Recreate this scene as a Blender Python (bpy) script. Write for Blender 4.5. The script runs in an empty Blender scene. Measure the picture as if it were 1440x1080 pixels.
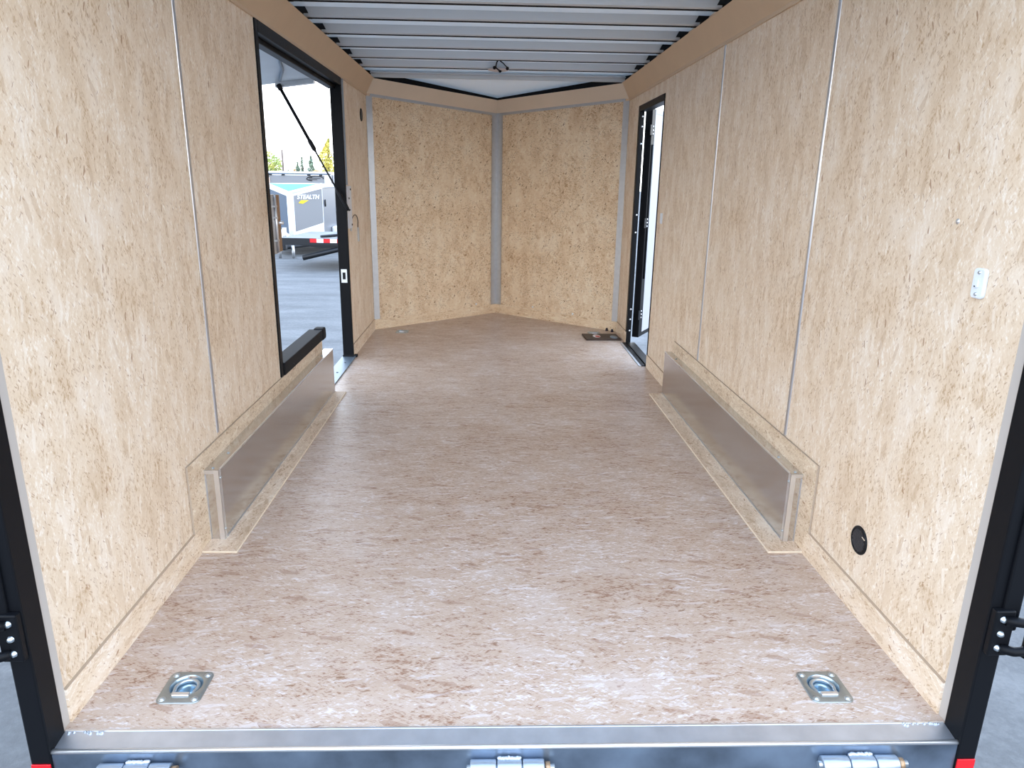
import bpy, bmesh, math, random
from mathutils import Vector, Matrix

SC = bpy.context.scene
COL = SC.collection
R = math.radians

# ---------------------------------------------------------------- camera
def make_camera():
    cam = bpy.data.cameras.new('camera')
    cam.sensor_fit = 'HORIZONTAL'
    cam.sensor_width = 36.0
    cam.lens = 994.34 / 1440 * 36.0
    cam.clip_start = 0.02
    cam.clip_end = 600
    o = bpy.data.objects.new('camera', cam)
    COL.objects.link(o)
    p, y, r = R(15.956), R(1.969), R(0.898)
    F = Vector((math.sin(y) * math.cos(p), math.cos(y) * math.cos(p), -math.sin(p)))
    X = Vector((math.cos(y), -math.sin(y), 0))
    U = X.cross(F)
    X2 = math.cos(r) * X + math.sin(r) * U
    U2 = -math.sin(r) * X + math.cos(r) * U
    m = Matrix((X2, U2, -F)).transposed().to_4x4()
    m.translation = Vector((-0.0627, -1.388, 1.2173))
    o.matrix_world = m
    SC.camera = o

make_camera()

# ---------------------------------------------------------------- sky and exposure
SC.view_settings.view_transform = 'Standard'
SC.view_settings.look = 'None'
SC.view_settings.gamma = 1.0
SC.view_settings.use_curve_mapping = False
SC.view_settings.exposure = 0.50
SKY_STRENGTH = 3.3

def make_world():
    w = bpy.data.worlds.new('sky')
    SC.world = w
    w.use_nodes = True
    nt = w.node_tree
    nt.nodes.clear()
    out = nt.nodes.new('ShaderNodeOutputWorld')
    bg = nt.nodes.new('ShaderNodeBackground')
    tc = nt.nodes.new('ShaderNodeTexCoord')
    sep = nt.nodes.new('ShaderNodeSeparateXYZ')
    nt.links.new(tc.outputs['Generated'], sep.inputs[0])
    ramp = nt.nodes.new('ShaderNodeValToRGB')
    ramp.color_ramp.elements[0].position = 0.0
    ramp.color_ramp.elements[0].color = (0.95, 0.98, 1.0, 1)
    ramp.color_ramp.elements[1].position = 0.8
    ramp.color_ramp.elements[1].color = (0.53, 0.71, 1.0, 1)
    nt.links.new(sep.outputs['Z'], ramp.inputs[0])
    # sky dimmed slightly towards the unseen rear, added to tune the inside light
    mr = nt.nodes.new('ShaderNodeMapRange')
    mr.inputs['From Min'].default_value = 0.3
    mr.inputs['From Max'].default_value = -1.0
    mr.inputs['To Min'].default_value = 1.0
    mr.inputs['To Max'].default_value = 0.92
    nt.links.new(sep.outputs['Y'], mr.inputs['Value'])
    mul = nt.nodes.new('ShaderNodeMath')
    mul.operation = 'MULTIPLY'
    mul.inputs[1].default_value = SKY_STRENGTH
    nt.links.new(mr.outputs[0], mul.inputs[0])
    nt.links.new(ramp.outputs[0], bg.inputs['Color'])
    nt.links.new(mul.outputs[0], bg.inputs['Strength'])
    nt.links.new(bg.outputs[0], out.inputs[0])

make_world()
SC.cycles.max_bounces = 12
SC.cycles.diffuse_bounces = 8
SC.cycles.glossy_bounces = 6
SC.cycles.sample_clamp_indirect = 8.0

# ---------------------------------------------------------------- materials
MATS = {}

class NB:
    """small node helper"""
    def __init__(self, name):
        self.m = bpy.data.materials.new(name)
        self.m.use_nodes = True
        self.nt = self.m.node_tree
        self.b = self.nt.nodes['Principled BSDF']
    def n(self, typ, **kw):
        nd = self.nt.nodes.new(typ)
        for k, v in kw.items():
            setattr(nd, k, v)
        return nd
    def l(self, a, b):
        self.nt.links.new(a, b)
    def math(self, op, a, b=None, c=None, clamp=False):
        nd = self.n('ShaderNodeMath', operation=op, use_clamp=clamp)
        for i, v in enumerate((a, b, c)):
            if v is None: continue
            if isinstance(v, (int, float)): nd.inputs[i].default_value = v
            else: self.l(v, nd.inputs[i])
        return nd.outputs[0]
    def mix(self, fac, a, b, mode='MIX'):
        nd = self.n('ShaderNodeMix', data_type='RGBA', blend_type=mode)
        if isinstance(fac, (int, float)): nd.inputs['Factor'].default_value = fac
        else: self.l(fac, nd.inputs['Factor'])
        for v, s in ((a, nd.inputs[6]), (b, nd.inputs[7])):
            if isinstance(v, tuple): s.default_value = (*v[:3], 1)
            else: self.l(v, s)
        return nd.outputs[2]
    def ramp(self, fac, stops, interp='LINEAR'):
        nd = self.n('ShaderNodeValToRGB')
        cr = nd.color_ramp
        cr.interpolation = interp
        while len(cr.elements) < len(stops): cr.elements.new(0.5)
        for e, (p, c) in zip(cr.elements, stops):
            e.position = p
            e.color = (*c, 1) if isinstance(c, tuple) else (c, c, c, 1)
        self.l(fac, nd.inputs[0])
        return nd.outputs[0]

def srgb(r, g, b):
    f = lambda c: (c / 255) / 12.92 if c / 255 <= 0.04045 else ((c / 255 + 0.055) / 1.055) ** 2.4
    return (f(r), f(g), f(b))

def plain(name, col, rough=0.5, metal=0.0, spec=0.5, bump=0.0, bscale=200.0, var=0.0, vscale=8.0):
    if name in MATS: return MATS[name]
    k = NB(name)
    k.b.inputs['Roughness'].default_value = rough
    k.b.inputs['Metallic'].default_value = metal
    k.b.inputs['Specular IOR Level'].default_value = spec
    k.b.inputs['Base Color'].default_value = (*col, 1)
    if var or bump:
        tc = k.n('ShaderNodeTexCoord')
    if var:
        nz = k.n('ShaderNodeTexNoise')
        nz.inputs['Scale'].default_value = vscale
        nz.inputs['Detail'].default_value = 5
        k.l(tc.outputs['Object'], nz.inputs['Vector'])
        lo = tuple(c * (1 - var) for c in col)
        hi = tuple(min(1, c * (1 + var)) for c in col)
        k.l(k.ramp(nz.outputs['Fac'], [(0.3, lo), (0.7, hi)]), k.b.inputs['Base Color'])
    if bump:
        nz = k.n('ShaderNodeTexNoise')
        nz.inputs['Scale'].default_value = bscale
        k.l(tc.outputs['Object'], nz.inputs['Vector'])
        bp = k.n('ShaderNodeBump')
        bp.inputs['Strength'].default_value = bump
        bp.inputs['Distance'].default_value = 0.002
        k.l(nz.outputs['Fac'], bp.inputs['Height'])
        k.l(bp.outputs[0], k.b.inputs['Normal'])
    MATS[name] = k.m
    return k.m

def osb(name, a, b, dark, mid, light, sa=20.0, sb=95.0, speck=0.5, fleck=(0.33, 0.165, 0.07), rough=0.55, big=0.17, rot=18, seed=0.0, joint=None, cloud=1.0):
    """oriented strand board: strands run along axis a, narrow across axis b"""
    k = NB(name)
    tc = k.n('ShaderNodeTexCoord')
    sep = k.n('ShaderNodeSeparateXYZ')
    k.l(tc.outputs['Object'], sep.inputs[0])
    ax = {'x': sep.outputs[0], 'y': sep.outputs[1], 'z': sep.outputs[2]}
    cmb = k.n('ShaderNodeCombineXYZ')
    k.l(ax[a], cmb.inputs[0]); k.l(ax[b], cmb.inputs[1]); cmb.inputs[2].default_value = seed
    # gentle warp so the strands are not straight cells
    wn = k.n('ShaderNodeTexNoise')
    wn.inputs['Scale'].default_value = 22
    wn.inputs['Detail'].default_value = 3
    k.l(cmb.outputs[0], wn.inputs['Vector'])
    sub = k.n('ShaderNodeVectorMath', operation='SUBTRACT')
    k.l(wn.outputs['Color'], sub.inputs[0]); sub.inputs[1].default_value = (0.5, 0.5, 0.5)
    scl = k.n('ShaderNodeVectorMath', operation='SCALE')
    k.l(sub.outputs[0], scl.inputs[0]); scl.inputs['Scale'].default_value = 0.022
    add = k.n('ShaderNodeVectorMath', operation='ADD')
    k.l(cmb.outputs[0], add.inputs[0]); k.l(scl.outputs[0], add.inputs[1])
    P = add.outputs[0]
    def cells(angle, xs, ys, off):
        mp = k.n('ShaderNodeMapping', vector_type='TEXTURE')
        mp.inputs['Rotation'].default_value = (0, 0, R(angle))
        mp.inputs['Scale'].default_value = (1 / xs, 1 / ys, 1)
        mp.inputs['Location'].default_value = (off, off * 0.7, 0)
        k.l(P, mp.inputs['Vector'])
        v = k.n('ShaderNodeTexVoronoi', voronoi_dimensions='2D')
        v.inputs['Scale'].default_value = 1
        v.inputs['Randomness'].default_value = 1
        k.l(mp.outputs[0], v.inputs['Vector'])
        s = k.n('ShaderNodeSeparateColor')
        k.l(v.outputs['Color'], s.inputs[0])
        return s.outputs, v.outputs['Distance']
    A, dA = cells(rot, sa, sb, 0.13)
    B, dB = cells(-rot * 1.2, sa * 1.25, sb * 1.15, 4.7)
    C, dC = cells(rot * 0.3, sa * 1.9, sb * 2.1, 9.1)
    t1 = k.math('GREATER_THAN', A[1], 0.5)
    t2 = k.math('GREATER_THAN', B[1], 0.55)
    m1 = k.math('ADD', k.math('MULTIPLY', A[0], t1), k.math('MULTIPLY', B[0], k.math('SUBTRACT', 1.0, t1)))
    val = k.math('ADD', k.math('MULTIPLY', C[0], t2), k.math('MULTIPLY', m1, k.math('SUBTRACT', 1.0, t2)))
    # fine fibre
    mp = k.n('ShaderNodeMapping')
    mp.inputs['Scale'].default_value = (26, 330, 1)
    k.l(P, mp.inputs['Vector'])
    fn = k.n('ShaderNodeTexNoise', noise_dimensions='2D')
    fn.inputs['Scale'].default_value = 1
    fn.inputs['Detail'].default_value = 4
    fn.inputs['Roughness'].default_value = 0.65
    k.l(mp.outputs[0], fn.inputs['Vector'])
    # broad tone patches
    bn = k.n('ShaderNodeTexNoise')
    bn.inputs['Scale'].default_value = 3.0
    bn.inputs['Detail'].default_value = 6
    bn.inputs['Roughness'].default_value = 0.7
    k.l(cmb.outputs[0], bn.inputs['Vector'])
    # short crossing fibres between the strands
    def fine(angle, fx, fy, off):
        mp_ = k.n('ShaderNodeMapping', vector_type='POINT')
        mp_.inputs['Rotation'].default_value = (0, 0, R(angle))
        mp_.inputs['Scale'].default_value = (1, 1, 1)
        k.l(P, mp_.inputs['Vector'])
        m2 = k.n('ShaderNodeMapping')
        m2.inputs['Scale'].default_value = (fx, fy, 1)
        m2.inputs['Location'].default_value = (off, off, 0)
        k.l(mp_.outputs[0], m2.inputs['Vector'])
        n_ = k.n('ShaderNodeTexNoise', noise_dimensions='2D')
        n_.inputs['Scale'].default_value = 1
        n_.inputs['Detail'].default_value = 5
        n_.inputs['Roughness'].default_value = 0.7
        k.l(m2.outputs[0], n_.inputs['Vector'])
        return n_.outputs['Fac']
    cross = k.math('ADD', k.math('MULTIPLY', fine(rot * 2, 45, 170, 3), 0.5), k.math('MULTIPLY', fine(-rot * 2, 50, 190, 8), 0.5))
    v2 = k.math('ADD', k.math('MULTIPLY', val, 0.34),
                k.math('ADD', k.math('ADD', k.math('MULTIPLY', fn.outputs['Fac'], 0.30), k.math('MULTIPLY', k.math('SUBTRACT', cross, 0.5), 1.7)),
                       k.math('MULTIPLY', k.math('SUBTRACT', bn.outputs['Fac'], 0.44), big * 4)))
    colr = k.ramp(v2, [(0.02, dark), (0.26, mid), (0.46, mid), (0.74, light)])
    # cloudy warm and pale areas
    cl = k.n('ShaderNodeTexNoise')
    cl.inputs['Scale'].default_value = 1.0
    cl.inputs['Detail'].default_value = 3
    mpc = k.n('ShaderNodeMapping'); mpc.inputs['Scale'].default_value = (5, 13, 1)
    k.l(cmb.outputs[0], mpc.inputs['Vector']); k.l(mpc.outputs[0], cl.inputs['Vector'])
    colr = k.mix(k.math('MULTIPLY', k.math('SUBTRACT', cl.outputs['Fac'], 0.5, clamp=True), 2.2 * cloud, clamp=True), colr, light)
    colr = k.mix(k.math('MULTIPLY', k.math('SUBTRACT', 0.48, cl.outputs['Fac'], clamp=True), 1.6 * cloud, clamp=True), colr, dark)
    W1, dW1 = cells(rot * 0.5, sa * 0.55, sb * 0.75, 1.7)
    pale = k.math('MULTIPLY', k.math('GREATER_THAN', W1[0], 0.93), k.math('LESS_THAN', dW1, 0.36))
    colr = k.mix(k.math('MULTIPLY', pale, 0.45), colr, light)
    W2, dW2 = cells(-rot * 0.9, sa * 0.6, sb * 0.5, 5.3)
    warm = k.math('MULTIPLY', k.math('GREATER_THAN', W2[0], 0.955), k.math('LESS_THAN', dW2, 0.38))
    colr = k.mix(k.math('MULTIPLY', warm, 0.40), colr, dark)
    gn = k.n('ShaderNodeTexNoise')
    gn.inputs['Scale'].default_value = 7.0
    gn.inputs['Detail'].default_value = 4
    k.l(cmb.outputs[0], gn.inputs['Vector'])
    gate = k.math('GREATER_THAN', gn.outputs['Fac'], 0.47)
    # chips: small thin strands much darker than the rest
    S, dS = cells(rot * 1.6, sa * 2.6, sb * 2.2, 2.3)
    chip = k.math('MULTIPLY', k.math('GREATER_THAN', S[0], 1 - 0.035 * speck), k.math('LESS_THAN', dS, 0.34))
    S2, dS2 = cells(-rot * 2.2, sa * 3.4, sb * 2.6, 6.1)
    chip2 = k.math('MULTIPLY', k.math('GREATER_THAN', S2[0], 1 - 0.07 * speck), k.math('LESS_THAN', dS2, 0.36))
    S3, dS3 = cells(rot * 0.8, sa * 0.9, sb * 0.8, 3.9)
    chip3 = k.math('MULTIPLY', k.math('GREATER_THAN', S3[0], 1 - 0.02 * speck), k.math('LESS_THAN', dS3, 0.22))
    colr = k.mix(k.math('MULTIPLY', k.math('MULTIPLY', chip, gate), 0.55), colr, fleck)
    colr = k.mix(k.math('MULTIPLY', k.math('MULTIPLY', chip2, gate), 0.50), colr, fleck)
    colr = k.mix(k.math('MULTIPLY', chip3, 0.75), colr, fleck)
    if joint is not None:      # pale chipped joint between two floor sheets
        jm = k.math('MULTIPLY', k.math('LESS_THAN', k.math('ABSOLUTE', k.math('SUBTRACT', ax['y'], joint)), 0.0028), k.math('GREATER_THAN', ax['x'], 0.38))
        colr = k.mix(k.math('MULTIPLY', jm, 0.55), colr, light)
    k.l(colr, k.b.inputs['Base Color'])
    k.b.inputs['Roughness'].default_value = rough
    k.b.inputs['Specular IOR Level'].default_value = 0.35
    bp = k.n('ShaderNodeBump')
    bp.inputs['Strength'].default_value = 0.25
    bp.inputs['Distance'].default_value = 0.001
    k.l(v2, bp.inputs['Height'])
    k.l(bp.outputs[0], k.b.inputs['Normal'])
    MATS[name] = k.m
    return k.m

WALL = dict(dark=srgb(193, 162, 127), mid=srgb(227, 206, 180), light=srgb(245, 234, 220))
NOSE = dict(dark=srgb(188, 148, 108), mid=srgb(230, 205, 171), light=srgb(244, 230, 205))  # warmer than the side walls, tinted for light bounced between the boards
M_WALL = osb('osb_side_wall', 'z', 'y', **WALL, speck=0.75, big=0.22)
M_NOSE = osb('osb_nose_wall', 'z', 'x', **NOSE, sa=30, sb=75, speck=2.4, fleck=(0.20, 0.08, 0.03), rot=34, big=0.16, seed=3.0)
M_FLOOR = osb('osb_floor', 'x', 'y', dark=srgb(142, 103, 79), mid=srgb(190, 168, 150), light=srgb(216, 208, 206),
              sa=18, sb=90, speck=0.7, fleck=(0.24, 0.13, 0.07), rough=0.36, big=0.22, cloud=0.45, rot=14, seed=7.0, joint=2.33)
M_BASE = osb('osb_baseboard', 'y', 'z', **WALL, sa=22, sb=90, speck=0.7, seed=11.0)
M_BASEX = osb('osb_front_baseboard', 'x', 'z', **NOSE, sa=22, sb=90, speck=0.7, seed=12.0)
M_TRIMBOARD = osb('osb_fender_board', 'y', 'z', dark=srgb(170, 138, 106), mid=srgb(218, 196, 168), light=srgb(240, 228, 208), sa=22, sb=90, speck=1.3, seed=15.0)
M_FLOORBOARD = osb('osb_fender_base', 'y', 'x', dark=srgb(170, 138, 106), mid=srgb(216, 192, 166), light=srgb(238, 224, 206), sa=22, sb=90, speck=0.9, seed=17.0)
M_EDGE = plain('board_cut_edge', srgb(226, 210, 186), 0.7, var=0.06, vscale=60)
M_BLACK = plain('black_powder_coat', (0.004, 0.0045, 0.006), 0.42, 0.0, 0.14, bump=0.08, bscale=700)
M_DARKSTEEL = plain('shadow_dark', (0.02, 0.022, 0.026), 0.45, 0.6)
M_RUBBER = plain('black_rubber', (0.010, 0.010, 0.012), 0.7, 0.0, 0.2)
M_PLASTIC = plain('black_plastic', (0.008, 0.008, 0.010), 0.5, 0.0, 0.2)
M_ALU = plain('mill_aluminium', (0.56, 0.57, 0.585), 0.42, 0.85, var=0.05, vscale=30)
M_ALUBRIGHT = plain('bright_aluminium', (0.80, 0.81, 0.83), 0.30, 0.9)
M_STRIP = plain('seam_strip_aluminium', (0.55, 0.55, 0.57), 0.28, 0.8)
M_ZINC = plain('zinc_plate', (0.56, 0.62, 0.66), 0.30, 0.9, var=0.06, vscale=60)
M_ZPLATE = plain('zinc_ring_plate', (0.36, 0.39, 0.39), 0.36, 0.85, var=0.06, vscale=60)
M_HINGE = plain('hinge_steel', (0.40, 0.46, 0.53), 0.40, 0.85)
M_SILL = plain('galvanised_steel', (0.58, 0.61, 0.66), 0.36, 0.85, bump=0.05, bscale=120, var=0.10, vscale=14)
M_COVEFRONT = plain('lit_cove_vinyl', srgb(222, 206, 186), 0.45, 0.0, 0.4, var=0.03, vscale=6)  # lighter copy of the cove colour, standing in for stronger light there
M_COVE = plain('beige_cove_vinyl', srgb(206, 180, 150), 0.45, 0.0, 0.4, var=0.03, vscale=6)
def translucent_skin():
    k = NB('translucent_roof_skin')
    k.b.inputs['Base Color'].default_value = (*srgb(236, 240, 242), 1)
    k.b.inputs['Roughness'].default_value = 0.4
    tr = k.n('ShaderNodeBsdfTranslucent'); tr.inputs['Color'].default_value = (0.90, 0.95, 0.97, 1)
    mx = k.n('ShaderNodeMixShader'); mx.inputs[0].default_value = 0.15  # translucency added so that sky light brightens the ceiling
    out = k.nt.nodes['Material Output']
    k.l(k.b.outputs[0], mx.inputs[1]); k.l(tr.outputs[0], mx.inputs[2]); k.l(mx.outputs[0], out.inputs[0])
    return k.m
M_SKIN = translucent_skin()
M_BOW = plain('galvanised_roof_bow', srgb(205, 210, 214), 0.38, 0.35)
M_WHITE = plain('white_plastic', srgb(226, 234, 242), 0.35)
M_WHITEPANEL = plain('white_door_liner', srgb(176, 176, 182), 0.5)
M_PANELUNDER = plain('door_underside_white', srgb(206, 218, 228), 0.45, 0.2, var=0.04, vscale=4)
M_RED = plain('red_reflector', srgb(200, 20, 30), 0.3)
M_BROWN = plain('brown_board', srgb(150, 116, 84), 0.6, var=0.08, vscale=25)

def stucco_alu():
    k = NB('embossed_aluminium')
    k.b.inputs['Base Color'].default_value = (0.66, 0.655, 0.655, 1)
    k.b.inputs['Metallic'].default_value = 0.95
    k.b.inputs['Roughness'].default_value = 0.15
    tc = k.n('ShaderNodeTexCoord')
    v = k.n('ShaderNodeTexVoronoi')
    v.inputs['Scale'].default_value = 190
    k.l(tc.outputs['Object'], v.inputs['Vector'])
    bp = k.n('ShaderNodeBump')
    bp.inputs['Strength'].default_value = 0.16
    bp.inputs['Distance'].default_value = 0.001
    k.l(v.outputs['Distance'], bp.inputs['Height'])
    k.l(bp.outputs[0], k.b.inputs['Normal'])
    return k.m
M_EMBOSS = stucco_alu()

def gravel():
    k = NB('compacted_gravel')
    tc = k.n('ShaderNodeTexCoord')
    a = k.n('ShaderNodeTexNoise')
    a.inputs['Scale'].default_value = 28; a.inputs['Detail'].default_value = 8; a.inputs['Roughness'].default_value = 0.75
    k.l(tc.outputs['Object'], a.inputs['Vector'])
    mp = k.n('ShaderNodeMapping')
    mp.inputs['Scale'].default_value = (0.8, 2.0, 1)
    mp.inputs['Rotation'].default_value = (0, 0, R(12))
    k.l(tc.outputs['Object'], mp.inputs['Vector'])
    b = k.n('ShaderNodeTexNoise')
    b.inputs['Scale'].default_value = 1.3; b.inputs['Detail'].default_value = 7; b.inputs['Roughness'].default_value = 0.62
    k.l(mp.outputs[0], b.inputs['Vector'])
    v = k.math('ADD', k.math('MULTIPLY', a.outputs['Fac'], 0.5), k.math('MULTIPLY', b.outputs['Fac'], 0.7))
    k.l(k.ramp(v, [(0.40, (0.075, 0.078, 0.082)), (0.60, (0.115, 0.12, 0.125)), (0.78, (0.17, 0.175, 0.18))]), k.b.inputs['Base Color'])
    k.b.inputs['Roughness'].default_value = 0.9
    bp = k.n('ShaderNodeBump'); bp.inputs['Strength'].default_value = 0.5; bp.inputs['Distance'].default_value = 0.02
    k.l(v, bp.inputs['Height']); k.l(bp.outputs[0], k.b.inputs['Normal'])
    return k.m
M_GRAVEL = gravel()

# ---------------------------------------------------------------- mesh helpers
def BM(): return bmesh.new()

def box(bm, x0, x1, y0, y1, z0, z1, mi=0):
    x0, x1 = min(x0, x1), max(x0, x1); y0, y1 = min(y0, y1), max(y0, y1); z0, z1 = min(z0, z1), max(z0, z1)
    v = [bm.verts.new(p) for p in ((x0, y0, z0), (x1, y0, z0), (x1, y1, z0), (x0, y1, z0), (x0, y0, z1), (x1, y0, z1), (x1, y1, z1), (x0, y1, z1))]
    fs = []
    for f in ((0, 3, 2, 1), (4, 5, 6, 7), (0, 1, 5, 4), (1, 2, 6, 5), (2, 3, 7, 6), (3, 0, 4, 7)):
        fc = bm.faces.new([v[i] for i in f]); fc.material_index = mi; fs.append(fc)
    return fs

def prism(bm, poly, ext):
    """extrude a 3D polygon by vector ext"""
    e = Vector(ext)
    a = [bm.verts.new(p) for p in poly]
    b = [bm.verts.new(Vector(p) + e) for p in poly]
    n = len(poly)
    bm.faces.new(a[::-1]); bm.faces.new(b)
    for i in range(n):
        bm.faces.new((a[i], a[(i + 1) % n], b[(i + 1) % n], b[i]))

def tube(bm, pts, r, seg=10, closed=False, cap=True):
    pts = [Vector(p) for p in pts]
    n = len(pts)
    rr = r if isinstance(r, (list, tuple)) else [r] * n
    rings = []
    up = None
    for i, p in enumerate(pts):
        if closed: t = (pts[(i + 1) % n] - pts[i - 1]).normalized()
        elif i == 0: t = (pts[1] - pts[0]).normalized()
        elif i == n - 1: t = (pts[-1] - pts[-2]).normalized()
        else: t = (pts[i + 1] - pts[i - 1]).normalized()
        if up is None:
            up = Vector((0, 0, 1)) if abs(t.z) < 0.9 else Vector((1, 0, 0))
        s = t.cross(up)
        if s.length < 1e-6: s = t.cross(Vector((0, 1, 0)))
        s.normalize(); u = s.cross(t).normalized(); up = u
        rings.append([bm.verts.new(p + (s * math.cos(2 * math.pi * j / seg) + u * math.sin(2 * math.pi * j / seg)) * rr[i]) for j in range(seg)])
    m = n if closed else n - 1
    for i in range(m):
        a, b = rings[i], rings[(i + 1) % n]
        for j in range(seg):
            f = bm.faces.new((a[j], b[j], b[(j + 1) % seg], a[(j + 1) % seg])); f.smooth = True
    if cap and not closed:
        bm.faces.new(rings[0]); bm.faces.new(rings[-1][::-1])

def lathe(bm, prof, seg=32, M=None):
    """profile of (radius, height) about local z, placed by matrix M"""
    M = M or Matrix()
    rings = []
    for r, z in prof:
        if r < 1e-6: rings.append([bm.verts.new(M @ Vector((0, 0, z)))])
        else: rings.append([bm.verts.new(M @ Vector((r * math.cos(2 * math.pi * j / seg), r * math.sin(2 * math.pi * j / seg), z))) for j in range(seg)])
    for a, b in zip(rings, rings[1:]):
        for j in range(seg):
            j2 = (j + 1) % seg
            if len(a) == 1 and len(b) == 1: continue
            if len(a) == 1: f = bm.faces.new((a[0], b[j2], b[j]))
            elif len(b) == 1: f = bm.faces.new((a[j], a[j2], b[0]))
            else: f = bm.faces.new((a[j], a[j2], b[j2], b[j]))
            f.smooth = True

def obj(name, bm, mat, parent=None, bevel=0.0, bseg=2, loc=None):
    bmesh.ops.recalc_face_normals(bm, faces=bm.faces)
    me = bpy.data.meshes.new(name)
    bm.to_mesh(me); bm.free()
    for m in (mat if isinstance(mat, (list, tuple)) else [mat]): me.materials.append(m)
    o = bpy.data.objects.new(name, me)
    COL.objects.link(o)
    if parent is not None: o.parent = parent
    if loc is not None: o.location = loc
    if bevel:
        md = o.modifiers.new('bevel', 'BEVEL'); md.width = bevel; md.segments = bseg; md.limit_method = 'ANGLE'; md.angle_limit = R(40)
        md.harden_normals = False
    return o

def struct(name, bm, mat, bevel=0.0, parent=None):
    o = obj(name, bm, mat, parent, bevel)
    if parent is None: o['kind'] = 'structure'
    return o

def tag(o, label, cat, group=None):
    o['label'] = label; o['category'] = cat
    if group: o['group'] = group
    return o

def thing(name, label, cat, loc=(0, 0, 0), rotz=0.0, group=None):
    o = bpy.data.objects.new(name, None)
    o.empty_display_size = 0.1
    COL.objects.link(o)
    o.location = loc; o.rotation_euler = (0, 0, rotz)
    return tag(o, label, cat, group)

def copy_tree(o, parent=None):
    c = o.copy(); COL.objects.link(c); c.parent = parent
    for ch in list(o.children): copy_tree(ch, c)
    return c

def basis(origin, xa, ya, za):
    m = Matrix((Vector(xa).normalized(), Vector(ya).normalized(), Vector(za).normalized())).transposed().to_4x4()
    m.translation = Vector(origin)
    return m

# ---------------------------------------------------------------- dimensions of the cargo trailer interior
HW = 1.03            # half width between the side walls
YN = 4.516           # where the side walls end and the V nose begins
YA = 5.387           # nose apex
HC = 1.862           # underside of the cove along the side walls
HCA = 1.806          # underside of the cove at the nose apex
ZR = 2.03            # roof skin
GZ = -0.62           # gravel yard
SD = (1.812, 3.556)  # left opening along the wall
RD = (3.322, 4.085)  # right doorway along the wall

# ================================================================ SETTING
def make_ground():
    bm = BM()
    n = 60
    vs = [[bm.verts.new((-120 + 240 * i / n, -60 + 240 * j / n, GZ)) for j in range(n + 1)] for i in range(n + 1)]
    for i in range(n):
        for j in range(n):
            bm.faces.new((vs[i][j], vs[i + 1][j], vs[i + 1][j + 1], vs[i][j + 1]))
    struct('ground', bm, M_GRAVEL)
make_ground()

RINGS = [(-0.808, 0.112), (0.790, 0.096), (-0.786, 4.435), (0.822, 4.436)]   # tie-down places on the floor

def make_floor():
    bm = BM()
    hs = 0.041
    xs, ys = {-HW, HW}, {-0.03, YN}
    for x, y in RINGS:
        xs |= {x - hs, x + hs}; ys |= {y - hs, y + hs}
    xs, ys = sorted(xs), sorted(ys)
    vt = {}
    def V(x, y, z):
        key = (round(x, 5), round(y, 5), z)
        if key not in vt: vt[key] = bm.verts.new((x, y, z))
        return vt[key]
    hole = lambda x, y: any(abs(x - a) < hs and abs(y - b) < hs for a, b in RINGS)
    T, B = 0.0, -0.045
    cells = {}
    for i in range(len(xs) - 1):
        for j in range(len(ys) - 1):
            cells[i, j] = not hole((xs[i] + xs[i + 1]) / 2, (ys[j] + ys[j + 1]) / 2)
    for (i, j), solid in cells.items():
        if not solid: continue
        a, b, c, d = xs[i], xs[i + 1], ys[j], ys[j + 1]
        bm.faces.new((V(a, c, T), V(b, c, T), V(b, d, T), V(a, d, T)))
        bm.faces.new((V(a, c, B), V(a, d, B), V(b, d, B), V(b, c, B)))
        for di, dj, p, q in ((-1, 0, (a, c), (a, d)), (1, 0, (b, c), (b, d)), (0, -1, (a, c), (b, c)), (0, 1, (a, d), (b, d))):
            if not cells.get((i + di, j + dj), False) and not (dj == 1 and j == len(ys) - 2):
                bm.faces.new((V(*p, T), V(*q, T), V(*q, B), V(*p, B)))
    # the V of the nose
    edge = [V(x, YN, T) for x in xs]; edgeb = [V(x, YN, B) for x in xs]
    ap, apb = bm.verts.new((0, YA + 0.02, T)), bm.verts.new((0, YA + 0.02, B))
    bm.faces.new(edge + [ap]); bm.faces.new((edgeb + [apb])[::-1])
    struct('floor', bm, M_FLOOR)
make_floor()

def make_walls():
    T = 0.05
    bm = BM()
    a, b = SD
    box(bm, -HW - T, -HW, -0.025, a + 0.02, -0.05, ZR)
    box(bm, -HW - T, -HW, a + 0.02, 2.62, -0.05, 0.335)
    box(bm, -HW - T, -HW, b - 0.01, YN + 0.05, -0.05, ZR)
    box(bm, -HW - T, -HW, a + 0.02, b - 0.01, 1.84, ZR)
    struct('wall_left', bm, M_WALL)
    bm = BM()
    a, b = RD
    box(bm, HW, HW + T, -0.025, a, -0.05, ZR)
    box(bm, HW, HW + T, a, b, 1.752, ZR)
    box(bm, HW, HW + 0.028, b, YN + 0.07, -0.05, ZR)
    struct('wall_right', bm, M_WALL)
    for s, nm in ((-1, 'wall_front_left'), (1, 'wall_front_right')):
        bm = BM()
        d = Vector((-s * HW, YA - YN, 0)).normalized(); n = Vector((s * d.y * 1.0, abs(d.x), 0)).normalized()
        p0 = Vector((s * HW, YN, -0.05)) - d * 0.0; p1 = Vector((0, YA, -0.05))
        poly = [p0, p1, p1 + Vector((0, T * 1.5, 0)), p0 + n * T]
        tp = [Vector((q.x, q.y, 1.955 if i in (0, 3) else 1.893)) for i, q in enumerate(poly)]
        vb = [bm.verts.new(q) for q in poly]; vt = [bm.verts.new(q) for q in tp]
        bm.faces.new(vb[::-1]); bm.faces.new(vt)
        for i in range(4): bm.faces.new((vb[i], vb[(i + 1) % 4], vt[(i + 1) % 4], vt[i]))
        struct(nm, bm, M_NOSE)
make_walls()

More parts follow.
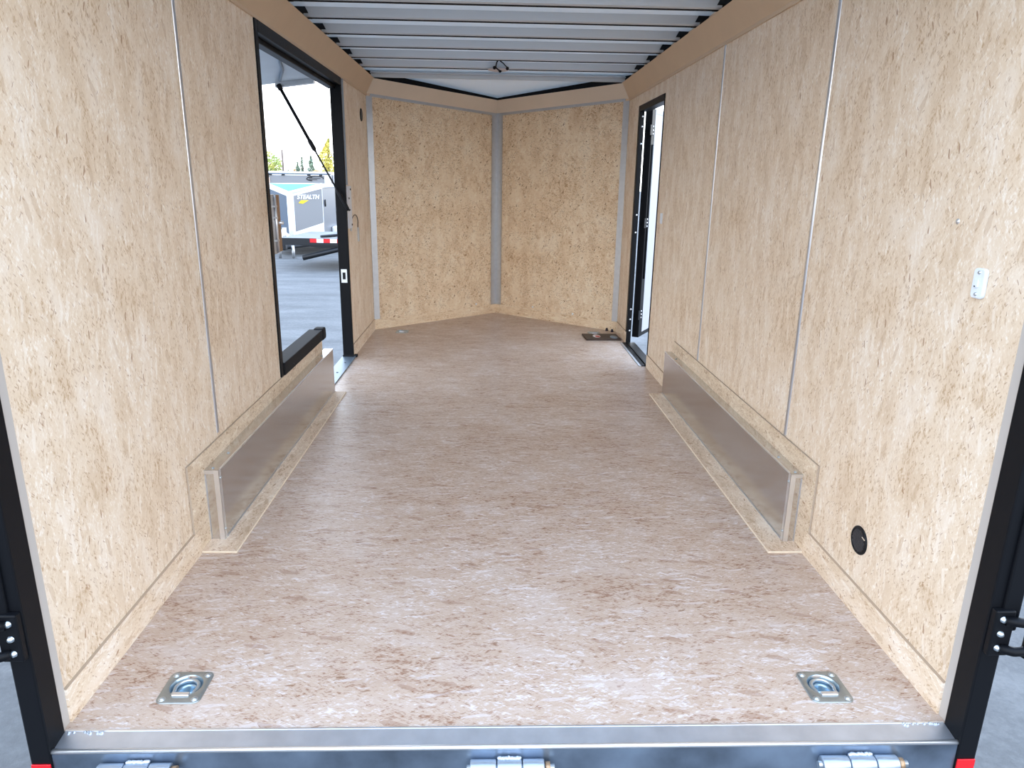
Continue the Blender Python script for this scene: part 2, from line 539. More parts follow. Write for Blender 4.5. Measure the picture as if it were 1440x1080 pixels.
def make_ceiling():
    bm = BM()
    prism(bm, [(-1.09, -0.08, ZR), (1.09, -0.08, ZR), (1.09, YN + 0.04, ZR), (-1.09, YN + 0.04, ZR)], (0, 0, 0.012))
    prism(bm, [(1.09, YN + 0.04, ZR), (0, YA + 0.10, 1.925), (-1.09, YN + 0.04, ZR)], (0, 0, 0.012))
    struct('ceiling', bm, M_SKIN)
make_ceiling()

def make_coves():
    # sloping cove boards along the tops of the walls
    for s, nm in ((-1, 'trim_1'), (1, 'trim_2')):
        bm = BM()
        pr = [(s * HW, HC), (s * 0.962, 1.972), (s * 0.957, 1.969), (s * (HW - 0.008), HC - 0.004), (s * (HW - 0.008), HC - 0.018), (s * HW, HC - 0.018)]
        poly0 = [(x, -0.02, z) for x, z in pr]
        # mitre at the nose
        def yend(x): return YN + 0.02 + (HW - abs(x)) * 0.35
        a = [bm.verts.new((x, -0.02, z)) for x, z in pr]
        b = [bm.verts.new((x, yend(x), z)) for x, z in pr]
        bm.faces.new(a); bm.faces.new(b[::-1])
        for i in range(len(pr)):
            bm.faces.new((a[i], a[(i + 1) % len(pr)], b[(i + 1) % len(pr)], b[i]))
        struct(nm, bm, M_COVE)
    for s, nm in ((-1, 'trim_3'), (1, 'trim_4')):
        bm = BM()
        pr = [(0.0, HC, HCA), (0.062, 1.966, 1.908), (0.058, 1.963, 1.905), (-0.004, HC - 0.004, HCA - 0.004)]
        d = Vector((-s * HW, YA - YN, 0)); L = d.length; d.normalize()
        n = Vector((-s * d.y, -abs(d.x), 0)).normalized()     # into the room
        a, b = [], []
        for off, z0, z1 in pr:
            k0 = Vector((s * HW, YN, 0)) + d * (off * 0.32)
            p0 = k0 + n * (off + 0.004); p1 = Vector((0, YA, 0)) + Vector((0, -(off + 0.004) / abs(n.y), 0))
            a.append(bm.verts.new((p0.x, p0.y, z0))); b.append(bm.verts.new((p1.x, p1.y, z1)))
        bm.faces.new(a); bm.faces.new(b[::-1])
        for i in range(4): bm.faces.new((a[i], a[(i + 1) % 4], b[(i + 1) % 4], b[i]))
        struct(nm, bm, M_COVEFRONT)
        # aluminium strip under the nose cove
        bm = BM()
        def along(t, off, z):
            p = Vector((s * HW, YN, 0)).lerp(Vector((0, YA, 0)), t) + n * off
            return (p.x, p.y, z)
        zb = lambda t: HC + (HCA - HC) * t
        t0, t1 = 0.03, 0.985
        q = [along(t0, 0.0005, zb(t0) - 0.022), along(t1, 0.0005, zb(t1) - 0.022), along(t1, 0.0005, zb(t1)), along(t0, 0.0005, zb(t0))]
        prism(bm, q, n * 0.003)
        struct('trim_5' if s < 0 else 'trim_6', bm, M_ALU)
        # aluminium angle in the corner between side wall and nose
        bm = BM()
        t1 = 0.056 / L
        q = [along(0.002, 0.0005, 0.085), along(t1, 0.0005, 0.085), along(t1, 0.0005, HC - 0.02), along(0.002, 0.0005, HC - 0.02)]
        prism(bm, q, n * 0.003)
        struct('trim_7' if s < 0 else 'trim_8', bm, M_ALU)
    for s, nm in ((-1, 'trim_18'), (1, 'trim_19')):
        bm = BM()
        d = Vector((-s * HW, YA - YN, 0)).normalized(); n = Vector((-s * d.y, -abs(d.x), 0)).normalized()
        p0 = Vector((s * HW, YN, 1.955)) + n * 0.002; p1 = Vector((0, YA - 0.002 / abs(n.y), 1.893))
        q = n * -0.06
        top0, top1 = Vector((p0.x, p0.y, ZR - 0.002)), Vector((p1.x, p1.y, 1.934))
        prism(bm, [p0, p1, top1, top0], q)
        struct(nm, bm, M_RUBBER)  # dark filler added for the shadow between nose cove and roof skin
    # post trim at the apex
    bm = BM()
    w = 0.048
    dy = w * (YA - YN) / HW
    q = [(-w, YA - dy - 0.003, 0.085), (0, YA - 0.003, 0.085), (w, YA - dy - 0.003, 0.085), (w, YA - dy - 0.008, 0.085), (0, YA - 0.009, 0.085), (-w, YA - dy - 0.008, 0.085)]
    prism(bm, q, (0, 0, HCA - 0.085))
    struct('trim_9', bm, M_ALU)
    # seam strips between the wall sheets
    for i, (s, y, z0) in enumerate(((-1, 1.028, 0.341), (1, 1.034, 0.336), (1, 2.176, 0.336))):
        bm = BM()
        z1 = HC - 0.018
        prof = [(0, -0.010), (-0.002, -0.009), (-0.0036, -0.004), (-0.0036, 0.004), (-0.002, 0.009), (0, 0.010)]
        prism(bm, [(s * HW + s * px, y + py, z0) for px, py in prof], (0, 0, z1 - z0))
        struct('trim_%d' % (10 + i), bm, M_STRIP)
make_coves()

M_BEDGE = plain('baseboard_sawn_edge', srgb(178, 158, 136), 0.7)
def edge_top(bm):
    # sawn top edge of a board gets the edge material
    bm.normal_update()
    for f in bm.faces:
        f.material_index = 1 if f.normal.z > 0.5 else 0
def make_baseboards():
    t, h = 0.009, 0.088
    bm = BM()
    box(bm, -HW, -HW + t, 0.0, 0.77, 0, h); box(bm, -HW, -HW + t, SD[1], YN + 0.005, 0, h)
    edge_top(bm); struct('baseboard_left', bm, [M_BASE, M_BEDGE])
    bm = BM()
    box(bm, HW - t, HW, 0.0, 0.765, 0, h); box(bm, HW - t, HW, 2.66, RD[0] - 0.01, 0, h); box(bm, HW - t, HW, RD[1], YN + 0.005, 0, h)
    edge_top(bm); struct('baseboard_right', bm, [M_BASE, M_BEDGE])
    for s, nm in ((-1, 'baseboard_front_left'), (1, 'baseboard_front_right')):
        bm = BM()
        d = Vector((-s * HW, YA - YN, 0)).normalized(); n = Vector((-s * d.y, -abs(d.x), 0)).normalized()
        p0, p1 = Vector((s * HW, YN, 0)), Vector((0, YA, 0))
        q = [p0, p1, p1 + Vector((0, -t / abs(n.y), 0)), p0 + n * t]
        prism(bm, q, (0, 0, h - 0.006))
        edge_top(bm); bb = struct(nm, bm, [M_BASEX, M_EDGE])
        for k, z in (((0.82, 0.105),) if s < 0 else ((0.33, 0.105), (0.66, 0.095))):
            p = Vector((s * HW, YN, z)).lerp(Vector((0, YA, z)), k if s < 0 else 1 - k) + n * 0.0005
            bm = BM(); lathe(bm, [(0, 0.006), (0.007, 0.005), (0.010, 0.0)], 12, basis(p, d, n.cross(d), n))
            obj('screw', bm, M_ALUBRIGHT, bb)
make_baseboards()

def make_rear_frame():
    # pale jamb strips where the wall boards end, then black posts
    for s, nm in ((-1, 'left'), (1, 'right')):
        bm = BM()
        box(bm, s * (HW - 0.004), s * (HW + 0.04), -0.032, 0.0, -0.01, 1.98)
        struct('trim_13' if s < 0 else 'trim_14', bm, plain('grey_j_trim', srgb(186, 178, 170), 0.5))
        bm = BM()
        box(bm, s * (HW - 0.012), s * (HW + 0.034), -0.092, -0.032, -0.16, 2.04)
        box(bm, s * (HW + 0.012), s * (HW + 0.05), -0.10, -0.03, 0.30, 2.04)
        o = struct('door_3_post' if s < 0 else 'door_4_post', bm, M_BLACK, bevel=0.004)
        o.name = 'trim_15' if s < 0 else 'trim_16'
    bm = BM()
    box(bm, -HW - 0.05, HW + 0.05, -0.10, -0.02, 1.955, 2.05)
    struct('trim_17', bm, M_BLACK)
make_rear_frame()

def make_left_door_frame():
    bm = BM()
    a, b = SD
    x0, x1 = -HW - 0.066, -HW + 0.006
    box(bm, x0, x1, a, a + 0.04, 0.325, HC - 0.004)           # rear jamb
    box(bm, x0, x1, b - 0.022, b, 0.0, HC - 0.004)            # front jamb
    box(bm, x0, x1, a + 0.04, b - 0.022, 1.797, 1.858)        # head
    box(bm, x0 - 0.01, -HW - 0.03, a + 0.04, b - 0.022, 1.775, 1.80)   # outer lip of the head
    f = struct('door_1', bm, M_BLACK, bevel=0.003)
    # sill rail over the half wall with its rounded rubber end
    bm = BM()
    box(bm, x0, -HW + 0.014, a + 0.04, 2.635, 0.326, 0.386)
    obj('rail', bm, M_RUBBER, f, bevel=0.004)
    bm = BM()
    prism(bm, [(-HW - 0.04, 2.62, 0.322), (-HW - 0.04, 2.69, 0.322), (-HW - 0.04, 2.70, 0.345), (-HW - 0.04, 2.69, 0.392), (-HW - 0.04, 2.62, 0.392)], (0.058, 0, 0))
    obj('end_cap', bm, M_RUBBER, f, bevel=0.01, bseg=3)
    bm = BM()
    for k in range(4):
        lathe(bm, [(0, 0.003), (0.004, 0.002), (0.006, 0)], 10, basis((-HW + 0.014, 1.99 + k * 0.19, 0.345), (0, 1, 0), (0, 0, 1), (1, 0, 0)))
    obj('screw', bm, M_DARKSTEEL, f)
    bm = BM()
    box(bm, -HW - 0.052, -HW - 0.012, b - 0.0245, b - 0.022, 0.53, 0.622)
    st = obj('strike_plate', bm, M_ALUBRIGHT, f)
    bm = BM()
    box(bm, -HW - 0.042, -HW - 0.022, b - 0.0255, b - 0.0243, 0.553, 0.60)
    obj('slot', bm, M_PLASTIC, st)
    # bright threshold
    bm = BM()
    box(bm, -HW - 0.075, -HW + 0.022, 2.665, b - 0.024, -0.03, 0.004)
    box(bm, -HW + 0.010, -HW + 0.022, 2.665, b - 0.024, 0.004, 0.008)
    th = obj('threshold', bm, plain('blue_grey_threshold', (0.22, 0.28, 0.34), 0.4, 0.6), f)
    for y in (2.86, 3.10, 3.36):
        bm = BM()
        lathe(bm, [(0, 0.003), (0.006, 0.002), (0.008, 0)], 12, Matrix.Translation((-HW - 0.02, y, 0.004)))
        obj('screw', bm, M_DARKSTEEL, th)
    bm = BM()
    box(bm, -HW - 0.07, -HW + 0.03, b - 0.024, b + 0.02, 0.0, 0.016)
    obj('corner_block', bm, M_RUBBER, f, bevel=0.003)
    # edge trim of the half wall
    bm = BM()
    box(bm, -HW - 0.055, -HW + 0.002, 2.62, 2.624, 0.0, 0.33)
    obj('half_wall_edge', bm, M_ALU, f)
make_left_door_frame()

def make_right_door_frame():
    bm = BM()
    a, b = RD
    x0, x1 = HW - 0.005, HW + 0.062
    box(bm, x0, x1, a - 0.004, a + 0.010, 0.0, 1.765)
    box(bm, x0, HW + 0.031, b - 0.012, b + 0.035, 0.0, 1.765)
    box(bm, x0, x1, a + 0.010, b - 0.012, 1.722, 1.765)
    f = struct('door_2', bm, M_BLACK, bevel=0.003)
    bm = BM()
    box(bm, HW - 0.035, HW + 0.065, a + 0.010, b - 0.012, -0.03, 0.006)
    box(bm, HW - 0.005, HW + 0.015, a + 0.010, b - 0.012, 0.006, 0.014)
    obj('threshold', bm, M_BLACK, f, bevel=0.002)
    bm = BM()
    box(bm, HW - 0.052, HW - 0.035, a + 0.01, b - 0.012, 0.0, 0.004)
    obj('threshold_edge', bm, M_ALU, f)
make_right_door_frame()

# ================================================================ ROOF BOWS
BOWS = [2.140, 2.496, 2.880, 3.268, 3.655, 4.050]
ORD = ['sixth', 'fifth', 'fourth', 'third', 'second', 'first']
def make_bows():
    first = None
    L = 0.985
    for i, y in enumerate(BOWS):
        if first is None:
            r = thing('roof_bow', 'x', 'roof bow', (0, y, 1.985), 0, 'steel roof bows under the white roof skin')
            bm = BM()
            prism(bm, [(-L, -0.005, 0.006), (-L, 0.002, 0.0), (-L, 0.026, 0.0), (-L, 0.030, 0.045), (-L, -0.012, 0.045)], (2 * L, 0, 0))
            obj('channel', bm, M_BOW, r)
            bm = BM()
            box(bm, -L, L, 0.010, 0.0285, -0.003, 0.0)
            obj('shadow_strip', bm, M_RUBBER, r)  # added dark strip that stands in for the shadow line under each bow
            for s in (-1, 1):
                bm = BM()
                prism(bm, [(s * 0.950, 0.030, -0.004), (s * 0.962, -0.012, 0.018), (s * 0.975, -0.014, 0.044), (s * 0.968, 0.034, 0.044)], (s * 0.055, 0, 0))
                obj('shadow_wedge', bm, M_DARKSTEEL, r)  # dark wedge added for the shadow in the gap above the cove
            first = r
        else:
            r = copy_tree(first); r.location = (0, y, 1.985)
        r['label'] = 'long galvanised roof bow across the ceiling, %s counted from the front header' % ORD[i] if i < 5 else 'long galvanised roof bow beside the front header, with dangling wires'
    bm = BM()
    box(bm, -0.985, 0.985, 4.535, 4.56, 1.978, 2.025)
    box(bm, -0.985, 0.985, 4.500, 4.535, 2.006, 2.012)
    tag(obj('roof_header', bm, M_BOW), 'wider pale roof header where the ceiling meets the pointed nose', 'roof header')
make_bows()

def make_wiring():
    t = thing('light_wiring', 'dangling dark wires over a small round plate at ceiling centre', 'wiring', (-0.008, 4.045, 1.98))
    bm = BM()
    lathe(bm, [(0, -0.010), (0.05, -0.009), (0.072, -0.004), (0.074, 0.002), (0, 0.002)], 28)
    obj('plate', bm, plain('pale_plate', srgb(205, 196, 196), 0.5), t)
    bm = BM()
    tube(bm, [(0.01, -0.04, -0.008), (0.0, -0.075, -0.012), (-0.02, -0.14, -0.005), (-0.012, -0.20, 0.02), (0.0, -0.225, 0.03)], 0.0045, 8)
    obj('wire', bm, M_RUBBER, t)
    bm = BM()
    tube(bm, [(0.0, -0.225, 0.03), (0.03, -0.215, 0.012), (0.055, -0.165, -0.004), (0.06, -0.13, -0.006)], 0.004, 8)
    obj('wire', bm, M_RUBBER, t)
    for p in ((-0.028, -0.128, -0.006), (0.012, -0.032, -0.012), (0.061, -0.122, -0.008)):
        bm = BM()
        bmesh.ops.create_uvsphere(bm, u_segments=10, v_segments=8, radius=0.012, matrix=Matrix.Translation(p))
        obj('connector', bm, M_PLASTIC, t)
make_wiring()

# ================================================================ WHEEL BOXES
def make_wheel_box(side, label):
    s = -1 if side == 'left' else 1
    y0, y1, d, h = (0.855, 2.665, 0.057, 0.266) if s < 0 else (0.835, 2.662, 0.050, 0.264)
    L = y1 - y0
    t = thing('wheel_box', label, 'wheel box', (s * HW, y0, 0))
    X = lambda v: -s * v          # distance from the wall into the room
    bm = BM(); box(bm, X(d - 0.003), X(d), 0.0, L, 0.008, h); obj('side_panel', bm, M_EMBOSS, t)
    bm = BM(); box(bm, X(0.0085), X(d - 0.0035), 0.0, L, h - 0.003, h); obj('top_panel', bm, M_EMBOSS, t)
    for yy, nm in ((0.003, 'end_panel'), (L - 0.006, 'end_panel')):
        bm = BM(); box(bm, X(0.0085), X(d - 0.0035), yy, yy + 0.003, 0.008, h - 0.0035); obj(nm, bm, M_EMBOSS, t)
    # aluminium angles
    w = 0.017
    bm = BM()
    box(bm, X(d - w), X(d + 0.001), -0.0015, 0.002, 0.009, h)
    box(bm, X(d), X(d + 0.0012), -0.0015, w, 0.009, h)
    obj('corner_trim', bm, M_ALUBRIGHT, t)
    bm = BM(); box(bm, X(0.0085), X(d - w - 0.0005), -0.0015, 0.002, h - w * 0.8, h); obj('corner_trim', bm, M_ALUBRIGHT, t)
    bm = BM(); box(bm, X(d - 0.004), X(d + 0.0012), w, L, h - 0.004, h + 0.001); obj('edge_trim', bm, M_ALUBRIGHT, t)
    bm = BM(); box(bm, X(d), X(d + 0.003), w + 0.001, L, 0.0085, 0.0125); obj('edge_trim', bm, M_ALUBRIGHT, t)
    bm = BM(); box(bm, X(0.0085), X(0.011), -0.0015, 0.002, 0.009, h - w); obj('edge_trim', bm, M_ALUBRIGHT, t)
    # screws
    nx = (-s, 0, 0)
    for p, n in (((X(d + 0.001), 0.010, h - 0.03), nx), ((X(d + 0.001), 0.010, 0.045), nx), ((X(d * 0.55), 0.02, h), (0, 0, 1)), ((X(d * 0.6), 0.16, h), (0, 0, 1)),
                 ((X(d * 0.6), L * 0.9, h), (0, 0, 1))):
        n = Vector(n); u = Vector((0, 1, 0)); v = n.cross(u)
        bm = BM(); lathe(bm, [(0, 0.004), (0.004, 0.0032), (0.006, 0.0)], 12, basis(p, u, v, n))
        obj('screw', bm, M_ZINC, t)
    # strand-board surround: strip on the floor and board on the wall
    fw = 0.124 if s < 0 else 0.128
    yb = -0.083 if s < 0 else -0.070
    bm = BM()
    box(bm, X(0.0015), X(fw), yb, L - 0.008, 0.0, 0.008, 0)
    for f in bm.faces:
        if abs(f.normal.z) < 0.5: f.material_index = 1
    bm.normal_update()
    for f in bm.faces: f.material_index = 0 if abs(f.normal.z) > 0.5 else 1
    obj('floor_board', bm, [M_FLOORBOARD, M_EDGE], t, bevel=0.0015, bseg=1)
    yw = -0.118 if s < 0 else -0.092
    ye = 2.62 - y0 if s < 0 else 2.636 - y0
    bm = BM()
    box(bm, X(0.0015), X(0.008), yw, ye, 0.0085, 0.325 if s < 0 else 0.333)
    bm.normal_update()
    for f in bm.faces: f.material_index = 0 if abs(f.normal.x) > 0.5 else 1
    obj('wall_board', bm, [M_TRIMBOARD, plain('wall_board_sawn_edge', srgb(174, 158, 140), 0.7)], t)
    return t
make_wheel_box('left', 'long embossed aluminium wheel box on the left wall below the black rail')
make_wheel_box('right', 'long embossed aluminium wheel box on the right wall beside the narrow doorway')

# ================================================================ RECESSED TIE-DOWN RINGS
def make_tiedown(label, x, y, group):
    t = thing('tie_down_ring', label, 'tie-down', (x, y, 0), 0, group)
    N = 64
    hw, hl, rc = 0.053, 0.057, 0.016
    def outer(a):
        c, s_ = math.cos(a), math.sin(a)
        # ray against a rounded rectangle
        lo, hi = 0, 0.12
        for _ in range(30):
            m = (lo + hi) / 2
            px, py = abs(c * m), abs(s_ * m)
            qx, qy = px - (hw - rc), py - (hl - rc)
            dd = math.hypot(max(qx, 0), max(qy, 0)) + min(max(qx, qy), 0) - rc
            if dd > 0: hi = m
            else: lo = m
        return lo
    bm = BM()
    cy, r0 = 0.006, 0.0385
    rings = []
    for k, z in ((1.0, 0.0003), (1.0, 0.0022), (0.975, 0.0032)):
        rings.append([bm.verts.new((outer(2 * math.pi * j / N) * k * math.cos(2 * math.pi * j / N), outer(2 * math.pi * j / N) * k * math.sin(2 * math.pi * j / N), z)) for j in range(N)])
    for r, z in ((r0 + 0.003, 0.0034), (r0, 0.0022)):
        rings.append([bm.verts.new((r * math.cos(2 * math.pi * j / N), max(-0.036, cy + r * math.sin(2 * math.pi * j / N)), z)) for j in range(N)])
    for a, b in zip(rings, rings[1:]):
        for j in range(N):
            f = bm.faces.new((a[j], a[(j + 1) % N], b[(j + 1) % N], b[j])); f.smooth = True
    obj('plate', bm, M_ZPLATE, t)
    bm = BM()
    prof = [(r0 + 0.0005, 0.0022), (0.0350, -0.006), (0.0320, -0.0115), (0.026, -0.0125), (0.0215, -0.0125), (0.019, -0.015), (0.0172, -0.026), (0.015, -0.033), (0, -0.034)]
    lathe(bm, prof, 48, Matrix.Translation((0, cy, 0)))
    for v in bm.verts:
        if v.co.y < -0.036: v.co.y = -0.036
    obj('dish', bm, plain('blue_zinc', (0.42, 0.56, 0.66), 0.28, 0.9), t)
    # D shaped ring lying in the dish
    bm = BM()
    pts = []
    R0 = 0.0275
    for k in range(25):
        a = R(-28 + 236 * k / 24)
        pts.append((R0 * math.cos(a), cy + R0 * math.sin(a), -0.0045))
    pts = [(0.0245, -0.0255, -0.001)] + pts + [(-0.0245, -0.0255, -0.001)]
    tube(bm, pts, 0.0048, 10, closed=True)
    obj('ring', bm, M_ZINC, t)
    bm = BM()
    box(bm, -0.021, 0.021, -0.034, -0.022, 0.002, 0.0072)
    obj('clip', bm, M_ALUBRIGHT, t, bevel=0.002)
    for sx in (-1, 1):
        for sy in (-1, 1):
            bm = BM()
            M = Matrix.Translation((sx * 0.039, sy * 0.043, 0.003))
            lathe(bm, [(0, 0.0042), (0.0045, 0.0036), (0.0062, 0.0018), (0.0066, 0.0)], 6, M)
            lathe(bm, [(0.0088, 0.0), (0.0082, 0.0012), (0.006, 0.0012)], 18, M)
            obj('bolt', bm, M_ZINC, t)
    return t
g = 'recessed tie-down rings in the floor'
td = make_tiedown('zinc recessed tie-down ring in the floor near the left black rear post', *RINGS[0], g)
for (x, y), lb in zip(RINGS[1:], ('zinc recessed tie-down ring in the floor near the right black rear post',
                                  'small distant tie-down ring in the floor near the left nose corner',
                                  'small distant tie-down ring in the floor behind the dark brown folder')):
    c = copy_tree(td); c.location = (x, y, 0); c['label'] = lb

# ================================================================ SMALL THINGS ON WALLS AND FLOOR
def make_round_vent(s, y, z, r, label, name='round_vent'):
    t = thing(name, label, 'vent', (s * HW, y, z))
    M = basis((0, 0, 0), (0, 1, 0), (0, 0, 1) if s < 0 else (0, 0, -1), (-s, 0, 0))
    bm = BM()
    lathe(bm, [(r, 0.0), (r * 1.0, 0.003), (r * 0.95, 0.0055), (r * 0.84, 0.006), (r * 0.80, 0.003), (r * 0.80, 0.001), (0, 0.001)], 40, M)
    obj('housing', bm, M_PLASTIC, t)
    bm = BM()
    n = 9
    for k in range(n):
        o = -r * 0.68 + 2 * r * 0.68 * k / (n - 1)
        hl = math.sqrt(max((r * 0.79) ** 2 - o * o, 0))
        # slats lean at forty degrees across the disc
        c, s_ = math.cos(R(38)), math.sin(R(38))
        p = [Vector((o * s_ - hl * c, o * c + hl * s_, 0)), Vector((o * s_ + hl * c, o * c - hl * s_, 0))]
        w = Vector((s_, c, 0)) * r * 0.055
        poly = [M @ (p[0] - w + Vector((0, 0, 0.001))), M @ (p[1] - w + Vector((0, 0, 0.001))), M @ (p[1] + w + Vector((0, 0, 0.001))), M @ (p[0] + w + Vector((0, 0, 0.001)))]
        prism(bm, poly, (M.to_3x3() @ Vector((0, 0, 0.0042))))
    obj('louvre', bm, plain('louvre_grey_black', (0.03, 0.03, 0.034), 0.4), t)
    return t
v = make_round_vent(1, 0.452, 0.220, 0.0425, 'round black louvred vent low on the right wall near the rear')
bm = BM()
prism(bm, [(-0.0065, -0.036, 0.017), (-0.0065, -0.020, 0.020), (-0.0065, -0.020, 0.022), (-0.0065, -0.037, 0.0195)], (-0.0008, 0, 0))
obj('wood_sliver', bm, M_EDGE, v)
make_round_vent(-1, 4.281, 1.682, 0.046, 'round black vent high on the left wall ahead of the opening')

def make_switch():
    t = thing('wall_switch', 'small white rounded switch plate on the right wall', 'switch', (HW, 0.150, 1.016))
    bm = BM()
    w, h, rc = 0.0195, 0.0335, 0.010
    pts = []
    for cx, cz, a0 in ((w - rc, h - rc, 0), (-w + rc, h - rc, 90), (-w + rc, -h + rc, 180), (w - rc, -h + rc, 270)):
        for k in range(6):
            a = R(a0 + 18 * k); pts.append((0, cx + rc * math.cos(a), cz + rc * math.sin(a)))
    prism(bm, pts, (-0.010, 0, 0))
    obj('plate', bm, M_WHITE, t, bevel=0.003)
    for z in (0.024, -0.024):
        bm = BM(); lathe(bm, [(0, 0.003), (0.003, 0.0025), (0.0045, 0)], 10, basis((-0.010, 0, z), (0, 1, 0), (0, 0, -1), (-1, 0, 0)))
        obj('screw', bm, M_ZINC, t)
    bm = BM(); box(bm, -0.014, -0.010, -0.005, 0.005, -0.009, 0.009)
    sl = obj('rocker', bm, M_WHITE, t, bevel=0.001)
    bm = BM(); box(bm, -0.0146, -0.0138, 0.001, 0.0046, -0.008, -0.005)
    obj('mark', bm, M_DARKSTEEL, sl)
make_switch()
bm = BM(); lathe(bm, [(0, 0.004), (0.004, 0.003), (0.007, 0.0)], 14, basis((HW, 0.272, 1.144), (0, 1, 0), (0, 0, -1), (-1, 0, 0)))
tag(obj('wall_screw', bm, M_ALUBRIGHT), 'single shiny screw head above the white switch on right wall', 'screw')

bm = BM(); box(bm, HW - 0.004, HW, 3.17, 3.222, 0.975, 1.04)
tag(obj('label_plate', bm, M_WHITE, bevel=0.001), 'small pale plate on the right wall beside the doorway edge', 'plate')

# left strut mount on the wall ahead of the opening
def make_strut_mounts():
    t = thing('strut_bracket', 'tall white bracket plate on the wall ahead of the opening', 'bracket', (-HW, 3.60, 0.893))
    bm = BM(); tube(bm, [(0.012, 0.0, 0.127), (0.028, -0.06, 0.126), (0.030, -0.105, 0.125)], 0.005, 8); obj('ball_stud', bm, M_DARKSTEEL, t)
    bm = BM(); box(bm, 0, 0.012, -0.036, 0.095, 0, 0.28); obj('plate', bm, plain('painted_bracket', srgb(214, 216, 222), 0.4), t, bevel=0.002)
    for y, z in ((0.06, 0.258), (0.07, 0.022), (0.0, 0.20)):
        bm = BM(); lathe(bm, [(0, 0.006), (0.006, 0.004), (0.008, 0)], 10, basis((0.012, y, z), (0, 1, 0), (0, 0, 1), (1, 0, 0)))
        obj('bolt', bm, M_DARKSTEEL, t)
    bm = BM()
    box(bm, -HW, -HW + 0.012, 3.556 + 0.02, 3.556 + 0.034, 1.18, HC - 0.02)
    tag(obj('conduit_strip', bm, plain('grey_conduit', srgb(150, 160, 172), 0.45), bevel=0.002), 'thin grey strip running up the wall from the white bracket', 'strip')
    # rear bracket: aluminium half and brown half with a bright rod
    t = thing('hinge_bracket', 'grey and brown latch bracket on the rear edge of the opening', 'bracket', (-HW - 0.002, 1.853, 0.885))
    bm = BM(); box(bm, -0.012, 0.0, 0.0, 0.082, 0.0, 0.262); obj('plate', bm, M_ALU, t, bevel=0.002)
    bm = BM(); box(bm, -0.012, 0.002, 0.0825, 0.150, 0.004, 0.260); obj('board', bm, M_BROWN, t, bevel=0.004)
    bm = BM(); tube(bm, [(0.005, 0.068, 0.004), (0.005, 0.068, 0.258)], 0.006, 8); rod = obj('rod', bm, M_ALUBRIGHT, t)
    for z in (0.06, 0.16, 0.21):
        bm = BM(); box(bm, 0.0, 0.010, 0.050, 0.081, z - 0.004, z + 0.004); obj('clamp', bm, M_ALU, rod)
    bm = BM(); lathe(bm, [(0, 0.022), (0.008, 0.02), (0.009, 0)], 12, basis((0.002, 0.118, 0.135), (0, 1, 0), (0, 0, 1), (1, 0, 0))); obj('pin', bm, M_ALUBRIGHT, t)
    # small lanyard with its clip
    t = thing('lanyard', 'thin wire lanyard looped on the wall under the white bracket', 'lanyard', (-HW, 3.70, 0.93))
    bm = BM()
    pts = [(0.004, -0.03, -0.02)] + [(0.006 + 0.004 * math.sin(R(a)), 0.10 - 0.13 * math.cos(R(a)), 0.065 * math.sin(R(a)) - 0.02) for a in range(10, 171, 16)] + [(0.004, 0.23, -0.05)]
    tube(bm, pts, 0.003, 6); obj('wire', bm, M_DARKSTEEL, t)
    bm = BM(); box(bm, 0, 0.012, 0.222, 0.24, -0.15, -0.05); obj('clip', bm, M_ALU, t, bevel=0.002)
    bm = BM(); box(bm, 0, 0.010, -0.04, -0.02, -0.06, -0.01); obj('eye', bm, M_ALU, t, bevel=0.002)
make_strut_mounts()

# folder and plugs on the floor
def make_folder():
    t = thing('folder', 'dark brown folder with round red emblem lying on the floor', 'folder', (0.860, 4.262, 0))
    bm = BM()
    prism(bm, [(-0.138, -0.112, 0), (0.146, -0.104, 0), (0.137, 0.116, 0), (-0.150, 0.106, 0)], (0, 0, 0.011))
    obj('cover', bm, plain('dark_brown_cover', srgb(58, 44, 38), 0.5, spec=0.3, var=0.1, vscale=10), t, bevel=0.002)
    bm = BM()
    lathe(bm, [(0, 0.0012), (0.030, 0.0012), (0.031, 0.0)], 28, Matrix.Translation((-0.040, 0.012, 0.011)) @ Matrix.Diagonal((1.0, 1.9, 1, 1)))
    e = obj('emblem', bm, plain('emblem_white', srgb(222, 214, 216), 0.4), t)
    bm = BM()
    lathe(bm, [(0, 0.0012), (0.019, 0.0012), (0.020, 0.0)], 24, Matrix.Translation((-0.034, -0.004, 0.0122)) @ Matrix.Diagonal((1.0, 1.9, 1, 1)))
    obj('emblem_centre', bm, plain('emblem_red', srgb(170, 60, 52), 0.4), e)
    bm = BM()
    lathe(bm, [(0, 0.0012), (0.029, 0.0012), (0.030, 0.0)], 28, Matrix.Translation((0.096, -0.02, 0.011)) @ Matrix.Diagonal((1.0, 2.1, 1, 1)))
    obj('reflection_disc', bm, plain('reflection_blue_grey', srgb(112, 130, 146), 0.4), t)  # bluish disc is a reflection on the cover, painted as colour
make_folder()
for (x, y), lb in (((0.948, 4.553), 'tiny dark plug on the floor at the right nose corner, farther left'), ((0.986, 4.505), 'tiny dark plug on the floor at the right nose corner, nearer wall')):
    bm = BM(); lathe(bm, [(0.012, 0), (0.013, 0.006), (0.009, 0.010), (0.008, 0.022), (0, 0.024)], 14)
    tag(obj('rubber_plug', bm, plain('plum_rubber', (0.016, 0.010, 0.022), 0.6), loc=(x, y, 0)), lb, 'plug', 'dark plugs on the floor')

